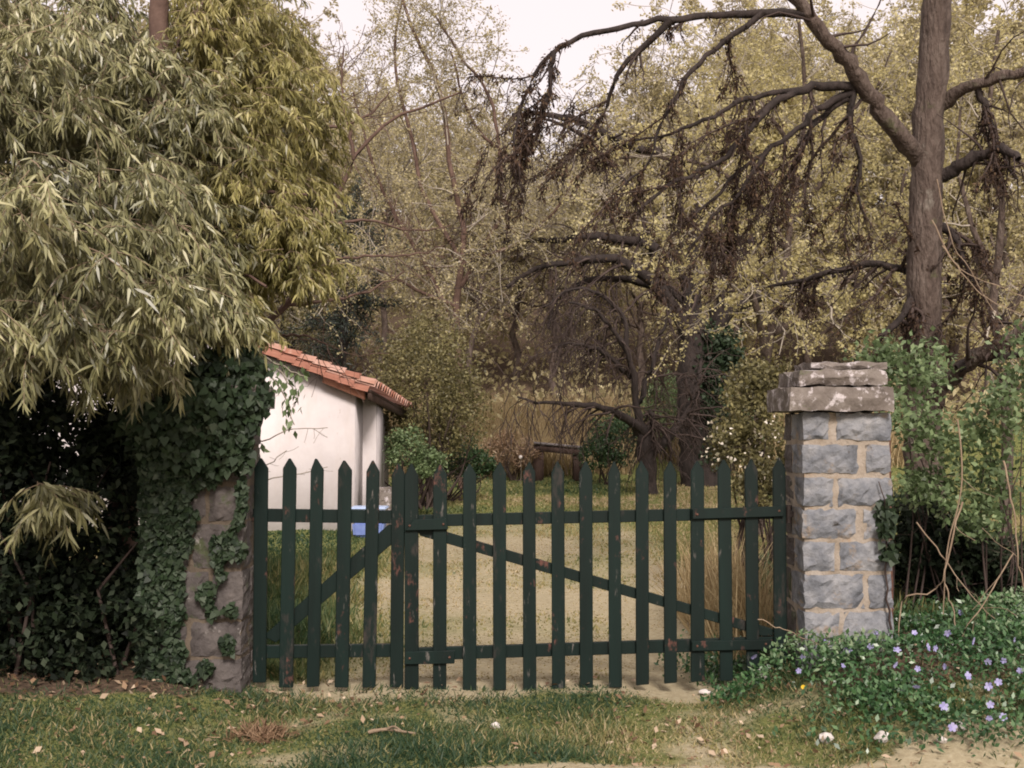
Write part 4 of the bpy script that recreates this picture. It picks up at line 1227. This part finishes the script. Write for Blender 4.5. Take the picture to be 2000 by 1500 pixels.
SP = [(3, 560, 33, .8), (1, 640, 38, 1.0), (0, 560, 40, 1.2), (2, 760, 36, 1.0), (0, 850, 42, .9), (2, 930, 35, .9), (0, 1010, 40, .95), (2, 1090, 37, .9), (1, 1170, 44, .85), (0, 1250, 38, .95),
      (2, 1330, 40, 1.15), (1, 1420, 36, 1.05), (0, 1500, 42, 1.2), (1, 1590, 37, 1.2), (2, 1670, 41, 1.25), (0, 1760, 36, 1.25), (1, 1860, 40, 1.3), (0, 1960, 36, 1.25), (2, 2050, 40, 1.2),
      (0, 600, 55, 1.1), (2, 700, 58, 1.1), (1, 800, 52, .9), (0, 900, 60, .9), (3, 1000, 54, .8), (1, 1090, 62, .85), (2, 1180, 56, .9), (0, 1290, 60, .9), (1, 1400, 54, 1.1), (0, 1500, 60, 1.2),
      (2, 1620, 55, 1.3), (1, 1730, 58, 1.3), (0, 1850, 54, 1.3), (1, 1980, 58, 1.3), (0, 720, 75, 1.0), (3, 860, 80, .8), (0, 980, 78, .75), (2, 1120, 82, .7), (0, 1240, 76, .75), (1, 1380, 80, 1.1),
      (0, 1540, 78, 1.3), (1, 1680, 80, 1.3), (0, 1820, 78, 1.3), (0, 460, 45, 1.3), (1, 380, 50, 1.3), (0, 200, 45, 1.3), (2, 60, 48, 1.3), (0, 300, 36, 1.2), (1, 100, 38, 1.2)]
for k, px, Y, s in SP: place(k, px, Y, s * (1.1 if px < 1400 else 1.14), rng.uniform(0, 6.28))

m_ = 70000
x = rng.uniform(-32, 34, m_); y = 30 + 60 * rng.uniform(0, 1, m_) ** 1.5
k = np.abs(x / y) < .55
x, y = x[k], y[k]
p = np.stack([x, y, terr(x, y) + rng.uniform(0, 1, len(x)) ** 2 * (1.0 + .7 * nz(x, y, 3))], -1)
ug = leaves('undergrowth', p, M['spring'], None, L=.24, W=.12, tint=np.clip(.35 + .3 * nz(x, y, 4) + rng.normal(size=len(x)) * .2, 0, 1))
tag(ug, 'pale green and brown undergrowth covering the slope under the trees', 'undergrowth', kind='stuff')

# ------------------------------------------------------------------ grass and ground cover


def blades(name, x, y, L, W, mat, tint, lean=.5, label=None, cat_='grass'):
    n = len(x)
    C = np.stack([x, y, terr(x, y) - .004], -1)
    D = rng.normal(size=(n, 3)) * [lean, lean, 0] * (1 + np.zeros((n, 1)) if np.isscalar(lean) else 1) + [0, 0, 1]
    N = rng.normal(size=(n, 3)) * [1, .5, 0] + [0, -1.2, .1]
    o = leaves(name, C, mat, None, L=L, W=W, D=D, N=N, tint=tint, tmpl=BLADE, jit=.45)
    return tag(o, label, cat_, kind='stuff')


n = 120000
x, y = rng.uniform(-3.2, 3.2, n), 4.7 + 2.1 * rng.uniform(0, 1, n) ** 1.1
g = green_at(x, y) * (1 - .8 * humus_at(x, y))
k = (rng.uniform(0, 1, n) < np.clip(g * 1.1 - .12, .015, 1)) & ~((x > XL) & (x < XR) & (y > YP0)) & ~((x > XL2) & (x < XR2) & (y > YP0))
x, y, g = x[k], y[k], g[k]
blades('verge_grass', x, y, .038 * (.7 + .5 * np.clip(nz(x, y, .4), -1, 1)) + .008, .005, M['grass'],
       np.clip(.82 + .16 * nz(x, y, .7) - .28 * sst(.0, 1.0, x) + rng.normal(size=len(x)) * .16 - (rng.random(len(x)) < .16) * .5, 0, 1), lean=.9, label='short green grass verge in front of the gate')
n = 190000
u = rng.uniform(0, 1, n)
y = 6.95 * (31 / 6.95) ** u
x = rng.uniform(-.5, .5, n) * y * 1.0
g = green_at(x, y)
k = (rng.uniform(0, 1, n) < np.clip(g * 1.15 - .10, .45, 1)) & ~((x > XL - .02) & (x < XR) & (y < YP1)) & ~((x > XL2) & (x < XR2) & (y < YP1)) & ~((y > 15.7) & (x < -1.75) & (y < 19.5))
x, y, g = x[k], y[k], g[k]
side = np.maximum(sst(-.9, -1.5, x), sst(1.3, 1.9, x)) * (1 - sst(9, 14, y))
bare = 1 - sst(.15, .6, g)
blades('lawn_grass', x, y, (.035 + .10 * side) * (.7 + .02 * y) * (1 + .4 * nz(x, y, .5)) * (1 - .7 * bare), .004 + .0008 * y, M['grass'],
       np.clip(.40 - .03 * sst(12, 20, y) + .24 * g * nz(x, y, 2.5) + .25 * side + rng.normal(size=len(x)) * .13 - .33 * bare, 0, 1), label='patchy lawn and dry grass behind the gate')
n = 30000
y = rng.uniform(27.5, 34, n); x = rng.uniform(-.16, .34, n) * y
k = nz(x, y, 2) > -.5
x, y = x[k], y[k]
blades('dry_grass_bank', x, y, .75, .022, M['dry'], rng.uniform(0, 1, len(x)), .25, 'tall pale dry grass on the bank beyond the lawn', 'grass')
n = 1300
x = rng.uniform(1.25, 1.75, n); y = rng.uniform(7.1, 9.5, n)
blades('dry_grass_tuft', x, y, .45, .007, M['dry'], rng.uniform(0, 1, n), .35, 'tall dry grass stalks behind the gate beside the blue-grey pillar', 'grass')

# periwinkle bank with violet flowers
n = 42000
x, y = rng.uniform(.9, 3.3, n), rng.uniform(5.2, 7.6, n)
dens = sst(1.05, 1.55, x + .18 * nz(x, y, .5) + .45 * (y - 6.3)) * sst(5.25, 5.7, y + .25 * nz(x, y, .6))
dens = dens * np.clip(.75 + .5 * nz(x, y, .45), .1, 1)
k = (rng.uniform(0, 1, n) < dens) & ~((x > XL) & (x < XR) & (y > YP0) & (y < YP1))
x, y = x[k], y[k]
hh = rng.uniform(0, 1, len(x)) ** .8 * (.12 + .07 * nz(x, y, .35))
C = np.stack([x, y, terr(x, y) + .01 + hh], -1)
pv = leaves('periwinkle_cover', C, M['peri'], None, L=.031, W=.016, D=rng.normal(size=C.shape) + [0, 0, .3], N=rng.normal(size=C.shape) * .6 + [0, -.3, 1],
            tint=np.clip(.35 + 2.5 * hh + rng.normal(size=len(x)) * .2, 0, 1), jit=.4)
tag(pv, 'green trailing ground cover with violet flowers at the foot of the pillar', 'ground cover', kind='stuff')
fl_px = [(1552, 1234), (1578, 1246), (1614, 1250), (1710, 1236), (1678, 1252), (1628, 1238), (1742, 1192), (1786, 1236), (1752, 1270), (1748, 1298), (1792, 1306), (1812, 1264), (1826, 1266), (1876, 1196), (1984, 1168), (1990, 1180),
         (1492, 1268), (1472, 1282), (1568, 1284), (1846, 1302), (1900, 1252), (1930, 1292), (1960, 1290), (1930, 1340), (1950, 1332), (1992, 1310), (1844, 1380), (1934, 1376), (1932, 1402), (1658, 1270), (1700, 1262), (1720, 1216),
         (1850, 1236), (1790, 1340), (1648, 1300), (1890, 1320), (1980, 1250), (1560, 1310), (1860, 1420), (1960, 1400)]


def flower_mesh(s, mat, np_=5):
    a = np.arange(np_) / np_ * 2 * math.pi
    D = np.stack([np.cos(a), 0 * a - .15, np.sin(a)], -1)
    V, l, c = leafgeo(np.zeros((np_, 3)), D, np.tile([0, -1., .2], (np_, 1)), s, s * .85, np.array([(0, 0, 0), (.55, .45, .08), (1, .35, .05), (1, -.35, .05), (.55, -.45, .08)]))
    return raw_mesh('flower', V, l, c, mat, tint=rng.uniform(0, 1, np_))


fm = [flower_mesh(.018 * s, M['petal']) for s in (1, .85, 1.15)]
for i, (a, b) in enumerate(fl_px):
    # walk along the sight line to the top of the ground cover
    for Yq in np.arange(4.9, 8, .02):
        q = at(a, b, Yq)
        if q[2] < float(terr(q[0], q[1])) + .14: break
    o = bpy.data.objects.new('flower', fm[i % 3])
    o.rotation_euler = (rng.normal() * .4 + .3, rng.uniform(0, 6), rng.normal() * .5)
    reg(o, q, pv)
o = bpy.data.objects.new('dandelion', flower_mesh(.011, M['petal_y'], 9))
q = at(1568, 1306, 5.95)
reg(o, (q[0], q[1], float(terr(q[0], q[1])) + .09), None)
tag(o, 'single small yellow flower at the edge of the violet flowers', 'flower')

# litter
n = 2600
x, y = rng.uniform(-2.9, 3, n), rng.uniform(5.1, 7.0, n)
dens = .12 + .9 * np.exp(-((y - 6.5) / .25) ** 2) * (x < -.3) + .55 * (x > .5) * (y < 6.5) + .4 * (x < -1.0)
k = rng.uniform(0, 1, n) < dens
x, y = x[k], y[k]
C = np.stack([x, y, terr(x, y) + rng.uniform(.006, .035, len(x))], -1)
lt = leaves('dead_leaves', C, M['litter'], None, L=.036, W=.020, D=rng.normal(size=C.shape) * [1, 1, .35], N=rng.normal(size=C.shape) * .4 + [0, 0, 1], tint=rng.uniform(0, 1, len(x)) ** 1.3, jit=.5)
tag(lt, 'fallen brown leaves scattered along the gate', 'leaves', kind='stuff')

# brown dead tuft lying in the grass
dtx = at(510, 1424, 5.75)
n = 420
tt = thing('dead_grass_clump', 'small brown clump of dead grass lying on the verge', 'grass clump', (dtx[0], 5.75, float(terr(dtx[0], 5.75))))
C = WL[tt.name] + rng.normal(size=(n, 3)) * [.07, .05, .012] + [0, 0, .02]
tag(leaves('stalks', C, M['litter'], tt, L=.075, W=.006, D=rng.normal(size=(n, 3)) * [1, 1, .5] + [0, 0, .4], tint=rng.uniform(0, .6, n), tmpl=BLADE), kind='stuff')
# bits of dead branch on the verge
db = at(760, 1432, 5.7)
dbr = thing('fallen_branch', 'short pale dead branch lying on the grass in front of the gate', 'branch', (db[0], 5.7, float(terr(db[0], 5.7))))
P = resample([(db[0] - .10, 5.72, 0), (db[0] - .02, 5.70, .02), (db[0] + .06, 5.71, .01), (db[0] + .13, 5.66, .015)], 12)
P[:, 2] += terr(P[:, 0], P[:, 1]) + .012
P2 = resample([P[4], P[4] + [.04, -.03, .02], P[4] + [.09, -.09, .01]], 12)
V, l, c = tubegeo(np.stack([P, P2]), np.stack([np.linspace(.011, .005, 12), np.linspace(.007, .003, 12)]), 6, .1)
part('stick', V, l, c, M['cane'], dbr)

# white stones
WS = [(1487, 1318, 26, 32, 'upright white stone beside the lower end of the gate brace'), (1614, 1442, 32, 22, 'white stone left of a similar one near the dirt lane'),
      (1722, 1440, 38, 24, 'widest white stone near the dirt lane below the violet flowers'), (1876, 1420, 26, 22, 'white stone among violet flowers near the lower right corner'),
      (1840, 1446, 24, 16, 'small white stone low among the leaves near the lower right corner'), (967, 1418, 20, 16, 'small white stone on the grass before the gate'),
      (1378, 1352, 30, 12, 'flat pale stone at the gate foot near the flowers')]
for (a, b, wpx, hpx, lb) in WS:
    for Yq in np.arange(4.8, 8, .01):
        q = at(a, b + hpx * .4, Yq)
        if q[2] < float(terr(q[0], q[1])): break
    bm = bmesh.new()
    for q_ in unit(rng.normal(size=(26, 3))): bm.verts.new(Vector(q_ * rng.uniform(.86, 1.0)))
    hl = bmesh.ops.convex_hull(bm, input=list(bm.verts))
    bmesh.ops.delete(bm, geom=[g_ for g_ in hl['geom_interior'] if isinstance(g_, bmesh.types.BMVert)], context='VERTS')
    bmesh.ops.bevel(bm, geom=list(bm.edges), offset=.06, segments=1, affect='EDGES')
    sx, sz = wpx / 2 / F * Yq, hpx / 2 / F * Yq
    zc = float(terr(q[0], Yq)) + sz * .75
    ph = rng.uniform(0, 6, 6)
    for v in bm.verts:
        cc = v.co.copy()
        f = 1.08
        v.co = Vector((q[0] + cc.x * sx * f, Yq + cc.y * sx * .8 * f, zc + cc.z * sz * f))
    o = bm_part('white_stone', bm, M['white_stone'], None, loc=(q[0], Yq, zc - sz))
    tag(o, lb, 'stone', 'white stones on the verge')
q = at(1017, 893, 25)
bm = bmesh.new(); bmesh.ops.create_icosphere(bm, subdivisions=2, radius=.042)
zc = float(terr(q[0], 25))
for v in bm.verts: v.co = Vector((v.co.x * (1 + rng.normal() * .06) + q[0], v.co.y + 25, v.co.z * 1.1 + q[2]))
sg = thing('white_flower', 'single white flower head standing at the far lawn edge', 'flower', (q[0], 25, zc))
bm_part('flower_head', bm, M['white_stone'], sg)
V, l, c = tubegeo(np.array([[(q[0], 25, zc - .02), (q[0] + .01, 25, (zc + q[2]) / 2), (q[0], 25, q[2])]]), np.array([[.003, .003, .002]]), 5)
part('stalk', V, l, c, M['twig'], sg)
